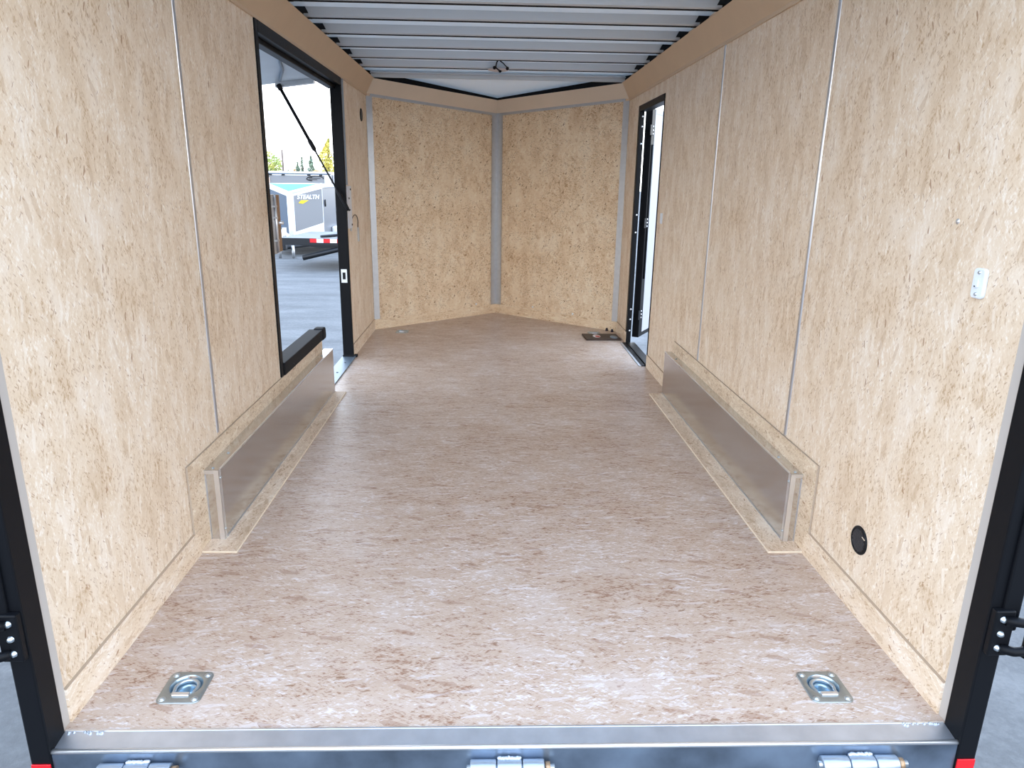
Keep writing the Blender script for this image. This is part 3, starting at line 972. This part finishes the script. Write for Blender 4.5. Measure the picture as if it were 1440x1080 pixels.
# ================================================================ REAR SILL AND HARDWARE
def make_sill():
    t = thing('rear_sill', 'galvanised steel sill across the rear edge of the floor', 'sill', (0, 0, 0))
    W_ = HW - 0.012
    bm = BM()
    prism(bm, [(-W_, -0.030, 0.002), (-W_, -0.034, 0.003), (-W_, -0.080, -0.004), (-W_, -0.080, -0.03), (-W_, -0.030, -0.03)], (2 * W_, 0, 0))
    obj('tread', bm, M_SILL, t)
    bm = BM()
    tube(bm, [(-W_ - 0.002, -0.084, -0.0045), (W_ + 0.002, -0.084, -0.0045)], 0.0058, 12)
    obj('nosing', bm, M_ALUBRIGHT, t)
    bm = BM()
    box(bm, -W_ - 0.003, W_ + 0.003, -0.088, -0.080, -0.16, -0.006)
    obj('face', bm, plain('blue_grey_steel', (0.20, 0.25, 0.32), 0.34, 0.8, var=0.6, vscale=5), t)
    bm = BM()
    box(bm, -W_, W_, -0.0335, -0.0295, 0.0, 0.0045)
    obj('edge', bm, M_ALUBRIGHT, t)
    bm = BM()
    rnd = random.Random(4)
    for s in (-1, 1):
        for k in range(16):
            bmesh.ops.create_icosphere(bm, subdivisions=1, radius=0.0022 + rnd.random() * 0.0025, matrix=Matrix.Translation((s * (W_ - 0.002 - rnd.random() * 0.10), -0.034 - rnd.random() * 0.006, 0.003)))
    obj('weld_bead', bm, M_SILL, t)
make_sill()

def make_barrel_hinge(x0, x1, label, first=None):
    L = x1 - x0
    t = thing('ramp_hinge', label, 'hinge', (x0, -0.106, -0.042), 0, 'steel barrel hinges under the rear sill')
    r = 0.0185
    cuts = [0.0, 0.36, 0.70, 1.0]
    for k in range(3):
        bm = BM()
        a, b = L * cuts[k] + 0.0012, L * cuts[k + 1] - 0.0012
        M = basis((a, 0, 0), (0, 1, 0), (0, 0, 1), (1, 0, 0))
        lathe(bm, [(0.008, 0), (r - 0.002, 0), (r, 0.002), (r, b - a - 0.002), (r - 0.002, b - a), (0.008, b - a)], 28, M)
        obj('knuckle', bm, M_HINGE, t)
    bm = BM()
    tube(bm, [(-0.006, 0, 0), (L + 0.022, 0, 0)], 0.0078, 14)
    obj('pin', bm, M_ZINC, t)
    bm = BM(); tube(bm, [(L + 0.001, 0, 0), (L + 0.012, 0, 0)], 0.013, 14); obj('washer', bm, plain('brass_washer', srgb(170, 140, 110), 0.4, 0.7), t)
    bm = BM()
    rnd = random.Random(int(x0 * 100))
    for k in range(18):
        bmesh.ops.create_icosphere(bm, subdivisions=2, radius=0.0036 + 0.0012 * rnd.random(), matrix=Matrix.Translation((L * (0.39 + 0.28 * k / 17), 0.009 + rnd.random() * 0.003, 0.0165 + rnd.random() * 0.001)))
    obj('weld_bead', bm, M_SILL, t)
make_barrel_hinge(-0.915, -0.755, 'leftmost barrel hinge below the rear sill, near the left post')
make_barrel_hinge(-0.100, 0.068, 'middle barrel hinge below the rear sill, at the centre')
make_barrel_hinge(0.695, 0.872, 'rightmost barrel hinge below the rear sill, near the right post')

def make_hasp(s, label):
    t = thing('lock_bracket', label, 'bracket', (s * (HW + 0.012), -0.101, 0.30), 0, 'black lock brackets on the rear posts')
    bm = BM(); box(bm, -0.022, 0.022, -0.008, 0.0085, -0.055, 0.055); obj('plate', bm, M_BLACK, t, bevel=0.003)
    for k in (-1, 0, 1):
        bm = BM(); lathe(bm, [(0, 0.007), (0.005, 0.006), (0.0075, 0)], 14, basis((-s * 0.004, -0.008, k * 0.035), (1, 0, 0), (0, 0, 1), (0, -1, 0)))
        obj('bolt', bm, M_ZINC, t)
    for k in (-1, 1):
        bm = BM()
        pts = [(s * 0.0, -0.010, k * 0.034), (s * 0.024, -0.020, k * 0.036), (s * 0.044, -0.022, k * 0.034), (s * 0.060, -0.016, k * 0.026)]
        tube(bm, pts, 0.0105, 10); obj('arm', bm, M_BLACK, t)
    bm = BM(); tube(bm, [(s * 0.056, -0.018, -0.05), (s * 0.056, -0.018, 0.05)], 0.012, 12); obj('bar', bm, M_BLACK, t)
make_hasp(-1, 'black bolted lock bracket on the left rear post at the frame edge')
make_hasp(1, 'black bolted lock bracket with curved arms on the right rear post')
for s, lb in ((-1, 'small red reflector at the foot of the left black post'), (1, 'small red reflector at the foot of the right black post')):
    bm = BM(); box(bm, s * (HW - 0.010), s * (HW + 0.032), -0.0955, -0.092, -0.085, -0.030 if s < 0 else -0.044)
    tag(obj('red_reflector', bm, M_RED, bevel=0.001), lb, 'reflector', 'red reflectors on the rear posts')

# ================================================================ OPEN SIDE DOORS
def make_awning():
    t = thing('awning_door', 'pale raised door panel seen from below outside the left opening', 'door', (-HW - 0.072, SD[0] + 0.02, 1.842))
    slope = 0.128
    L, Wd = 1.70, 1.42
    sh = lambda x: -slope * abs(x)
    bm = BM()
    prism(bm, [(0, 0, 0), (-Wd, 0, sh(Wd)), (-Wd, 0, sh(Wd) + 0.032), (0, 0, 0.032)], (0, L, 0))
    obj('panel', bm, M_PANELUNDER, t)
    bm = BM()
    x0, x1 = -0.08, -0.325
    prism(bm, [(x0, L - 0.05, sh(x0) - 0.030), (x1, L - 0.05, sh(x1) - 0.030), (x1, L - 0.05, sh(x1) - 0.0005), (x0, L - 0.05, sh(x0) - 0.0005)], (0, 0.045, 0))
    obj('edge_rail', bm, M_ALU, t)
    bm = BM()
    tube(bm, [(-0.03, 0.72, -0.016), (-0.10, 0.98, -0.022), (-0.15, 1.2, -0.03), (-0.262, L - 0.16, -0.045)], 0.009, 8)
    obj('wire', bm, plain('grey_cable', srgb(120, 132, 146), 0.5), t)
    bm = BM()
    prism(bm, [(-Wd, 0, sh(Wd) - 0.01), (-Wd - 0.02, 0, sh(Wd) - 0.01), (-Wd - 0.02, 0, sh(Wd) + 0.036), (-Wd, 0, sh(Wd) + 0.036)], (0, L, 0))
    obj('outer_edge', bm, M_ALUBRIGHT, t)
    # gas strut from the wall bracket to the panel
    a = Vector((-1.0, 3.474, 1.018)); b = Vector((-1.398, 3.45, 1.784))
    t = thing('gas_strut', 'slim black gas strut slanting across the left opening', 'gas strut', a)
    d = b - a
    P = lambda k: tuple(d * k)
    bm = BM(); tube(bm, [P(0.54), P(0.545), P(0.98)], [0.006, 0.0105, 0.0105], 14); obj('cylinder', bm, M_BLACK, t)
    bm = BM(); tube(bm, [P(0.12), P(0.56)], 0.0058, 12); obj('rod', bm, M_DARKSTEEL, t)
    bm = BM(); tube(bm, [P(0.0), P(0.02), P(0.16), P(0.20)], [0.009, 0.0125, 0.0125, 0.006], 14); obj('end_socket', bm, M_PLASTIC, t)
    bm = BM(); tube(bm, [P(0.48), P(0.50), P(0.56), P(0.58)], [0.006, 0.014, 0.0145, 0.0105], 14); obj('collar', bm, M_PLASTIC, t)
    bm = BM(); tube(bm, [P(0.96), P(1.0)], 0.016, 12); obj('end_socket', bm, M_PLASTIC, t)
make_awning()

def make_side_door():
    hx, hy = 1.113, 4.130
    th = R(150)
    t = thing('side_door', 'white lined side door swung open outside the right doorway', 'door', (hx, hy, 0))
    t.rotation_euler = (0, 0, math.atan2(-math.cos(th), math.sin(th)))   # local x runs from the hinge to the free edge
    Wd, z0, z1 = 0.77, 0.035, 1.752
    bm = BM(); box(bm, 0.080, Wd - 0.05, -0.014, 0.030, z0 + 0.03, z1 - 0.03); obj('panel', bm, M_WHITEPANEL, t)
    bm = BM()
    box(bm, 0.0, 0.080, -0.020, 0.034, z0, z1)
    obj('frame', bm, M_BLACK, t, bevel=0.003)
    bm = BM(); box(bm, Wd - 0.05, Wd, -0.018, 0.034, z0, z1); obj('frame', bm, M_BLACK, t)
    bm = BM(); box(bm, 0.080, Wd - 0.05, -0.016, 0.034, z0, z0 + 0.03); obj('frame', bm, M_BLACK, t)
    bm = BM(); box(bm, 0.080, Wd - 0.05, -0.016, 0.034, z1 - 0.03, z1); obj('frame', bm, plain('pale_door_head', srgb(150, 160, 176), 0.4), t)
    bm = BM(); tube(bm, [(0.035, -0.025, 0.5), (0.035, -0.025, 1.5)], 0.006, 8); obj('rod', bm, M_DARKSTEEL, t)
    for z in (0.22, 0.93, 1.60):
        bm = BM(); box(bm, -0.046, 0.030, -0.027, -0.020, z - 0.036, z + 0.036); h = obj('hinge', bm, M_BLACK, t)
        for dz in (-0.026, 0.0, 0.026):
            bm = BM(); lathe(bm, [(0, 0.004), (0.006, 0.002), (0.007, 0)], 10, basis((0.018, -0.027, z + dz), (1, 0, 0), (0, 0, 1), (0, -1, 0))); obj('rivet', bm, M_ALUBRIGHT, h)
    # rivets of the hinge leaves on the jamb
    for z in (0.10, 0.19, 0.27, 0.86, 0.99, 1.50, 1.62, 1.69):
        for dz in (0.0,):
            bm = BM(); lathe(bm, [(0, 0.004), (0.006, 0.002), (0.007, 0)], 10, basis((HW + 0.018, RD[1] - 0.012, z), (1, 0, 0), (0, 0, 1), (0, -1, 0)))
            o = obj('rivet', bm, M_ALUBRIGHT, bpy.data.objects['door_2'])
make_side_door()

# ================================================================ YARD OUTSIDE THE LEFT OPENING
M_TWHITE = plain('trailer_white', srgb(240, 242, 246), 0.35)
M_TGREY = plain('trailer_charcoal', srgb(128, 130, 134), 0.4, 0.2)
M_TSIDE = plain('trailer_side_grey', srgb(104, 108, 116), 0.35, 0.3)
M_TDARK = plain('trailer_dark_blue', srgb(70, 86, 104), 0.35)
M_TEAL = plain('teal_roof', srgb(20, 150, 165), 0.35)
M_TEXT = plain('lettering_white', srgb(244, 244, 246), 0.5)
M_YELLOW = plain('lettering_yellow', srgb(236, 200, 40), 0.5)

def text_mesh(txt, size, ext, M, name, mat, parent, shear=0.0):
    cu = bpy.data.curves.new('lettering_curve', 'FONT')
    cu.body = txt; cu.size = size; cu.extrude = ext; cu.align_x = 'CENTER'; cu.align_y = 'CENTER'; cu.shear = shear; cu.offset = size * 0.022
    tmp = bpy.data.objects.new('lettering_source', cu); COL.objects.link(tmp)
    bpy.context.view_layer.update()
    dg = bpy.context.evaluated_depsgraph_get()
    me = bpy.data.meshes.new_from_object(tmp.evaluated_get(dg))
    bpy.data.objects.remove(tmp); bpy.data.curves.remove(cu)
    me.transform(M); me.materials.clear(); me.materials.append(mat)
    o = bpy.data.objects.new(name, me); COL.objects.link(o); o.parent = parent
    return o

def make_nose_trailer():
    A = Vector((-4.90, 16.4)); Rc = Vector((-4.225, 16.95)); Lc = Vector((-5.575, 16.95)); Lb = 2.5
    t = thing('cargo_trailer', 'grey and white pointed cargo trailer lettered STEALTH, seen through the left opening', 'trailer', (A.x, A.y, GZ))
    zb = 0.30; za, zc = 1.49, 1.69
    a, r, l = Vector((0, 0)), Rc - A, Lc - A
    def quad(name, p, q, z0p, z1p, z0q, z1q, mat, off=0.0, th=0.02):
        n = Vector(((q - p).y, -(q - p).x)).normalized()
        bm = BM(); P = [(p.x, p.y, z0p), (q.x, q.y, z0q), (q.x, q.y, z1q), (p.x, p.y, z1p)]
        P = [(x + n.x * off, y + n.y * off, z) for x, y, z in P]
        prism(bm, P, (-n.x * th, -n.y * th, 0)); return obj(name, bm, mat, t)
    rb, lb = r + Vector((0, Lb)), l + Vector((0, Lb))
    quad('nose_panel', a, r, zb, za, zb, zc, M_TWHITE)
    quad('nose_panel', l, a, zb, zc, zb, za, M_TWHITE)
    quad('side_wall', r, rb, zb, zc, zb, zc, M_TSIDE)
    quad('side_wall', lb, l, zb, zc, zb, zc, M_TDARK)
    quad('side_wall', rb, lb, zb, zc, zb, zc, M_TSIDE)
    f = lambda t_, p, q: p.lerp(q, t_)
    zt = lambda k: za + (zc - za) * k
    quad('graphic_panel', f(.13, a, r), f(.985, a, r), zb + .28, zt(.13) - .085, zb + .48, zt(.985) - .085, M_TGREY, 0.006, 0.005)
    quad('graphic_panel', f(.10, l, a), f(.90, l, a), zb + .46, zt(.90) - .085, zb + .22, zt(.10) - .085, M_TDARK, 0.006, 0.005)
    bm = BM()
    prism(bm, [(a.x, a.y - 0.02, za), (r.x + 0.02, r.y, zc), (l.x - 0.02, l.y, zc)], (0, 0, 0.02)); obj('roof_cap', bm, M_TEAL, t)
    bm = BM()
    prism(bm, [(r.x + .02, r.y, zc), (rb.x + .02, rb.y, zc), (lb.x - .02, lb.y, zc), (l.x - .02, l.y, zc)], (0, 0, 0.02)); obj('roof', bm, M_TWHITE, t)
    for p, q in ((a, r), (a, l)):
        bm = BM(); tube(bm, [(p.x, p.y - 0.012, za + .01), (q.x, q.y - .012, zc + .01)], 0.035, 8); obj('roof_trim', bm, M_TWHITE, t)
    bm = BM(); tube(bm, [(r.x + .01, r.y, zc - .03), (rb.x + .01, rb.y, zc - .03)], 0.04, 8); obj('roof_trim', bm, M_TWHITE, t)
    bm = BM(); tube(bm, [(a.x, a.y - .01, zb), (a.x, a.y - .01, za)], 0.055, 10); obj('nose_post', bm, M_TWHITE, t)
    d = (r - a).normalized(); n = Vector((d.y, -d.x))
    c = f(.55, a, r) + n * 0.012
    text_mesh('STEALTH', 0.142, 0.003, basis((c.x, c.y, zt(.55) - .20), (d.x, d.y, 0), (0, 0, 1), (n.x, n.y, 0)), 'lettering', M_TEXT, t, 0.25)
    bm = BM(); k = f(.36, a, r) + n * .012
    prism(bm, [(k.x - d.x * .09, k.y - d.y * .09, zt(.36) - .30), (k.x + d.x * .02, k.y + d.y * .02, zt(.36) - .32), (k.x + d.x * .18, k.y + d.y * .18, zt(.36) - .235), (k.x - d.x * .02, k.y - d.y * .02, zt(.36) - .235)], (n.x * .003, n.y * .003, 0))
    obj('lettering', bm, M_YELLOW, t)
    bm = BM()
    lathe(bm, [(0.04, 0), (0.04, 0.02), (0, 0.02)], 16, basis((r.x + .005, r.y + .22, zb + .95), (0, 1, 0), (0, 0, 1), (1, 0, 0)) @ Matrix.Diagonal((1, 2.2, 1, 1))); obj('side_vent', bm, M_PLASTIC, t)
    bm = BM(); box(bm, r.x + .005, r.x + .03, r.y + 1.45, r.y + 1.55, zb + .70, zb + .82); obj('marker_light', bm, M_TWHITE, t)
    bm = BM(); box(bm, r.x, r.x + .16, r.y + 0.85, r.y + 1.9, zb - .02, zb + .34); obj('fender', bm, M_TWHITE, t, bevel=0.05)
    bm = BM(); lathe(bm, [(0, 0), (.28, 0), (.30, .03), (.30, .15), (.28, .18), (0, .18)], 28, basis((r.x - .01, r.y + 1.38, .30), (0, 1, 0), (0, 0, 1), (1, 0, 0))); obj('wheel', bm, M_RUBBER, t)
    bm = BM(); lathe(bm, [(0, 0), (.28, 0), (.30, .03), (.30, .15), (.28, .18), (0, .18)], 28, basis((l.x - .15, l.y + 1.38, .30), (0, 1, 0), (0, 0, 1), (1, 0, 0))); obj('wheel', bm, M_RUBBER, t)
    bm = BM(); tube(bm, [(a.x, a.y + .4, zb - .04), (0, -.75, zb - .04)], .06, 6); tube(bm, [(r.x * .8, r.y, zb - .05), (0, -.55, zb - .05)], .04, 6); tube(bm, [(l.x * .8, l.y, zb - .05), (0, -.55, zb - .05)], .04, 6); obj('tongue', bm, M_DARKSTEEL, t)
    bm = BM(); box(bm, -.07, .07, -.86, -.66, zb - .09, zb + .06); obj('coupler', bm, M_DARKSTEEL, t, bevel=0.02)
    for x in (-.16, .16):
        bm = BM(); tube(bm, [(x, -.55, 0.0), (x, -.55, zb + .0)], .035, 10); obj('jack_leg', bm, M_ALU, t)
    bm = BM(); tube(bm, [(0, -.6, zb + .05), (0, -.6, zb + .42)], .05, 10); obj('jack', bm, M_ALU, t)
make_nose_trailer()

def make_flatbed():
    t = thing('flatbed_trailer', 'black flat deck trailer edged with red and white tape', 'trailer', (-3.95, 13.6, GZ), R(-4))
    zd = 0.655
    bm = BM(); box(bm, -0.42, 2.6, 0.0, 2.0, zd - .06, zd); obj('deck', bm, plain('worn_deck', srgb(120, 122, 124), 0.7, var=0.15, vscale=3), t)
    bm = BM(); box(bm, -0.42, 2.6, -0.03, 0.0, zd - .14, zd); obj('frame_rail', bm, M_DARKSTEEL, t)
    bm = BM()
    prism(bm, [(-.42, .02, zd - .06), (2.6, .02, zd - .06), (2.6, .02, zd - .20), (.4, .02, zd - .20), (-.2, .02, zd - .13)], (0, .1, 0)); obj('frame_rail', bm, M_DARKSTEEL, t)
    for k in range(12):
        bm = BM(); box(bm, 0.19 + k * .14, 0.19 + (k + 1) * .14, -0.034, -0.0302, zd - .085, zd - .005)
        obj('tape', bm, M_RED if k % 2 == 0 else M_TWHITE, t)
    bm = BM(); tube(bm, [(1.3, .05, zd - .19), (.75, -.02, zd - .22), (0.06, -.16, zd - .39)], .052, 4); obj('tongue', bm, M_DARKSTEEL, t)
    for x in (1.55, 2.3):
        bm = BM(); lathe(bm, [(0, 0), (.28, 0), (.30, .03), (.30, .15), (.28, .18), (0, .18)], 28, basis((x, .15, .30), (1, 0, 0), (0, 0, 1), (0, -1, 0))); obj('wheel', bm, M_RUBBER, t)
    bm = BM()
    tube(bm, [(.35, .2, zd + .02), (.8, .6, zd + .05), (1.2, .3, zd + .02), (1.6, .7, zd + .04), (2.2, .4, zd + .02)], .03, 8); obj('chain', bm, M_DARKSTEEL, t)
    bm = BM(); box(bm, 2.35, 2.5, -.02, .1, 0, zd - .06); obj('prop_leg', bm, M_DARKSTEEL, t)
make_flatbed()

def make_far_trailer():
    t = thing('box_trailer', 'tall white framed trailer with oval emblem behind the pointed trailer', 'trailer', (-6.10, 22.0, GZ))
    H = 2.05; w = 1.02
    bm = BM(); box(bm, -w, w, 0, 4.5, .4, H); obj('body', bm, M_TSIDE, t)
    bm = BM(); box(bm, -w, w - .2, -.012, 0, 1.45, 1.93); obj('end_panel', bm, M_TGREY, t)
    bm = BM(); box(bm, -w, w - .2, -.012, 0, .45, 1.44); obj('end_panel', bm, M_TGREY, t)
    bm = BM(); box(bm, -w, w, -.02, 0, 1.995, H); obj('frame', bm, M_TWHITE, t)
    bm = BM(); box(bm, -w, w - .1, -.03, 0, 1.96, 1.994); obj('frame', bm, M_TDARK, t)
    bm = BM(); box(bm, -w, w - .2, -.02, 0, 1.931, 1.959); obj('frame', bm, M_TWHITE, t)
    bm = BM(); box(bm, w - .19, w, -.02, 0, .4, 1.955); obj('frame', bm, M_TWHITE, t)
    bm = BM(); box(bm, w + .002, w + .02, .0, 4.5, 1.96, H); obj('frame', bm, M_TWHITE, t)
    bm = BM(); box(bm, w + .002, w + .015, .25, 4.3, .9, 1.95); obj('window', bm, M_TDARK, t)
    for x in (-.85, -.45, .35, .72):
        bm = BM(); box(bm, x - .05, x + .05, -.045, -.0305, 1.925, 1.965); obj('bracket', bm, M_DARKSTEEL, t)
    bm = BM(); box(bm, -w + .02, -w + .14, -.06, -.02, 1.62, 1.86); obj('marker_light', bm, plain('amber_white_lens', srgb(255, 224, 200), 0.3), t)
    bm = BM()
    tube(bm, [(.53 + .26 * math.cos(R(a)), -.02, 1.845 + .068 * math.sin(R(a)) + .012 * math.cos(R(a))) for a in range(-20, 265, 15)], .013, 6)
    box(bm, .34, .70, -.025, -.013, 1.84, 1.858); box(bm, .31, .45, -.025, -.013, 1.87, 1.888); box(bm, .27, .60, -.025, -.013, 1.80, 1.814)
    obj('emblem', bm, M_PLASTIC, t)
    for x in (-.7, .7):
        bm = BM(); tube(bm, [(x, 2.4, .32), (x + .2, 2.4, .32)], .32, 20); obj('wheel', bm, M_RUBBER, t)
    bm = BM(); box(bm, -.05, .05, 0.1, .2, 0, .4); obj('prop_leg', bm, M_DARKSTEEL, t)
make_far_trailer()

# ---------------------------------------------------------------- trees far behind
def leaf_mat(name, c1, c2):
    k = NB(name)
    tc = k.n('ShaderNodeTexCoord'); nz = k.n('ShaderNodeTexNoise'); nz.inputs['Scale'].default_value = 1.1; nz.inputs['Detail'].default_value = 4
    k.l(tc.outputs['Object'], nz.inputs['Vector'])
    k.l(k.ramp(nz.outputs['Fac'], [(0.35, c1), (0.65, c2)]), k.b.inputs['Base Color'])
    k.b.inputs['Roughness'].default_value = 0.7
    return k.m
L_GREEN = leaf_mat('leaves_green_yellow', srgb(150, 176, 110), srgb(206, 200, 110))
L_YELLOW = leaf_mat('leaves_yellow', srgb(190, 186, 96), srgb(232, 216, 120))
L_DARK = leaf_mat('leaves_blue_green', srgb(104, 126, 116), srgb(142, 158, 132))
L_ORANGE = leaf_mat('leaves_orange', srgb(200, 160, 110), srgb(224, 196, 140))
M_BARK = plain('bark', srgb(110, 96, 88), 0.8)

def make_tree(x, y, h, w, mat, label, shape='round', seed=1, n=700, leaf=0.16):
    rnd = random.Random(seed)
    t = thing('tree', label, 'tree', (x, y, GZ), 0, 'trees beyond the yard')
    bm = BM()
    base = h * (0.18 if shape == 'round' else 0.1)
    for k in range(n):
        u = rnd.random()
        if shape == 'round':
            while True:
                p = Vector((rnd.uniform(-1, 1), rnd.uniform(-1, 1), rnd.uniform(-1, 1)))
                if 0.25 < p.length < 1: break
            lump = 1 + 0.16 * math.sin(5 * math.atan2(p.y, p.x) + seed) * (1 - abs(p.z))
            q = Vector((p.x * w / 2 * lump, p.y * w / 2 * lump, base + (h - base) * (0.5 + p.z * 0.5)))
        elif shape == 'loose':      # tall broken crown, widest low down
            zf = u
            rr = (w / 2) * (1 - zf ** 2.2) * (0.55 + 0.45 * abs(math.sin(zf * 9 + seed))) * math.sqrt(rnd.random())
            a = rnd.uniform(0, 2 * math.pi)
            q = Vector((rr * math.cos(a) + 0.25 * math.sin(zf * 7), rr * math.sin(a), base + (h - base) * zf))
        else:
            zf = u ** 1.3
            rr = (w / 2) * (1 - zf) ** 0.75 * (0.8 + 0.2 * math.sin(zf * 30 + seed)) * math.sqrt(rnd.random())
            a = rnd.uniform(0, 2 * math.pi)
            q = Vector((rr * math.cos(a), rr * math.sin(a), base + (h - base) * zf))
        s = leaf * rnd.uniform(0.6, 1.4)
        nrm = Vector((rnd.gauss(0, 1), rnd.gauss(0, 1), rnd.gauss(0, 1))).normalized()
        e1 = nrm.orthogonal().normalized(); e2 = nrm.cross(e1)
        vs = [bm.verts.new(q + e1 * s), bm.verts.new(q + e2 * s * 0.6 + nrm * s * .2), bm.verts.new(q - e1 * s), bm.verts.new(q - e2 * s * 0.6 + nrm * s * .2)]
        bm.faces.new(vs)
    obj('crown', bm, mat, t)
    bm = BM()
    tube(bm, [(0, 0, 0), (0.05, 0, h * 0.4), (0, 0.03, h * 0.9)], [w * .035 + .05, w * .025 + .03, .02], 8)
    for k in range(5):
        a = rnd.uniform(0, 6.28); z = h * rnd.uniform(.3, .7)
        tube(bm, [(0.03, 0, z), (w * .3 * math.cos(a), w * .3 * math.sin(a), z + h * .15)], [.05, .02], 6)
    obj('trunk', bm, M_BARK, t)
Z0 = -GZ
make_tree(-24.0, 80, 4.05 + Z0, 2.8, L_GREEN, 'round yellow-green tree at the left of the far tree line', 'round', 3, 1500, 0.13)
make_tree(-17.7, 80, 5.4 + Z0, 2.7, L_YELLOW, 'tallest tree of the far row, pale yellow, right of the strut', 'loose', 5, 1900, 0.13)
make_tree(-18.85, 77, 3.5 + Z0, 1.7, L_DARK, 'dark pointed conifer directly left of the tallest yellow tree', 'cone', 8, 900, 0.12)
make_tree(-20.0, 76.0, 2.8 + Z0, 1.3, L_DARK, 'short dark conifer in the middle of the far row', 'cone', 9, 700, 0.11)
make_tree(-21.3, 83.0, 3.5 + Z0, 1.1, L_DARK, 'thin dark conifer just right of the orange bush', 'cone', 11, 500, 0.11)
make_tree(-20.9, 79, 2.6 + Z0, 1.1, L_ORANGE, 'low orange bush right of the bare pole', 'round', 13, 500, 0.10)
make_tree(-17.9, 75.5, 2.2 + Z0, 1.1, L_ORANGE, 'low orange bush below the tallest yellow tree', 'round', 15, 500, 0.10)
make_tree(-15.9, 77.5, 2.9 + Z0, 1.4, L_DARK, 'dark green tree at the right edge of the far row', 'round', 17, 700, 0.12)
bm = BM(); tube(bm, [(0, 0, 0), (0, 0, 4.15 + Z0)], [.14, .09], 10)
tag(obj('utility_pole', bm, M_BARK, loc=(-22.2, 78.5, GZ)), 'bare brown pole beside the round yellow-green tree', 'pole')

def make_treeline():
    bm = BM()
    rnd = random.Random(21)
    for k in range(2600):
        q = Vector((rnd.uniform(-32, -8), rnd.uniform(84, 88), 0))
        q.z = GZ + rnd.random() * (2.4 + 0.5 * math.sin(q.x * 1.7) + 0.3 * math.sin(q.x * 4.1))
        s = rnd.uniform(.12, .28)
        nrm = Vector((rnd.gauss(0, 1), rnd.gauss(0, 1), rnd.gauss(0, 1))).normalized(); e1 = nrm.orthogonal().normalized(); e2 = nrm.cross(e1)
        bm.faces.new([bm.verts.new(q + e1 * s), bm.verts.new(q + e2 * s * .6), bm.verts.new(q - e1 * s), bm.verts.new(q - e2 * s * .6)])
    o = tag(obj('hedge', bm, leaf_mat('hedge_leaves', srgb(120, 136, 116), srgb(176, 170, 120))), 'low hazy hedge running along behind the far trees', 'hedge')
    o['kind'] = 'stuff'
make_treeline()
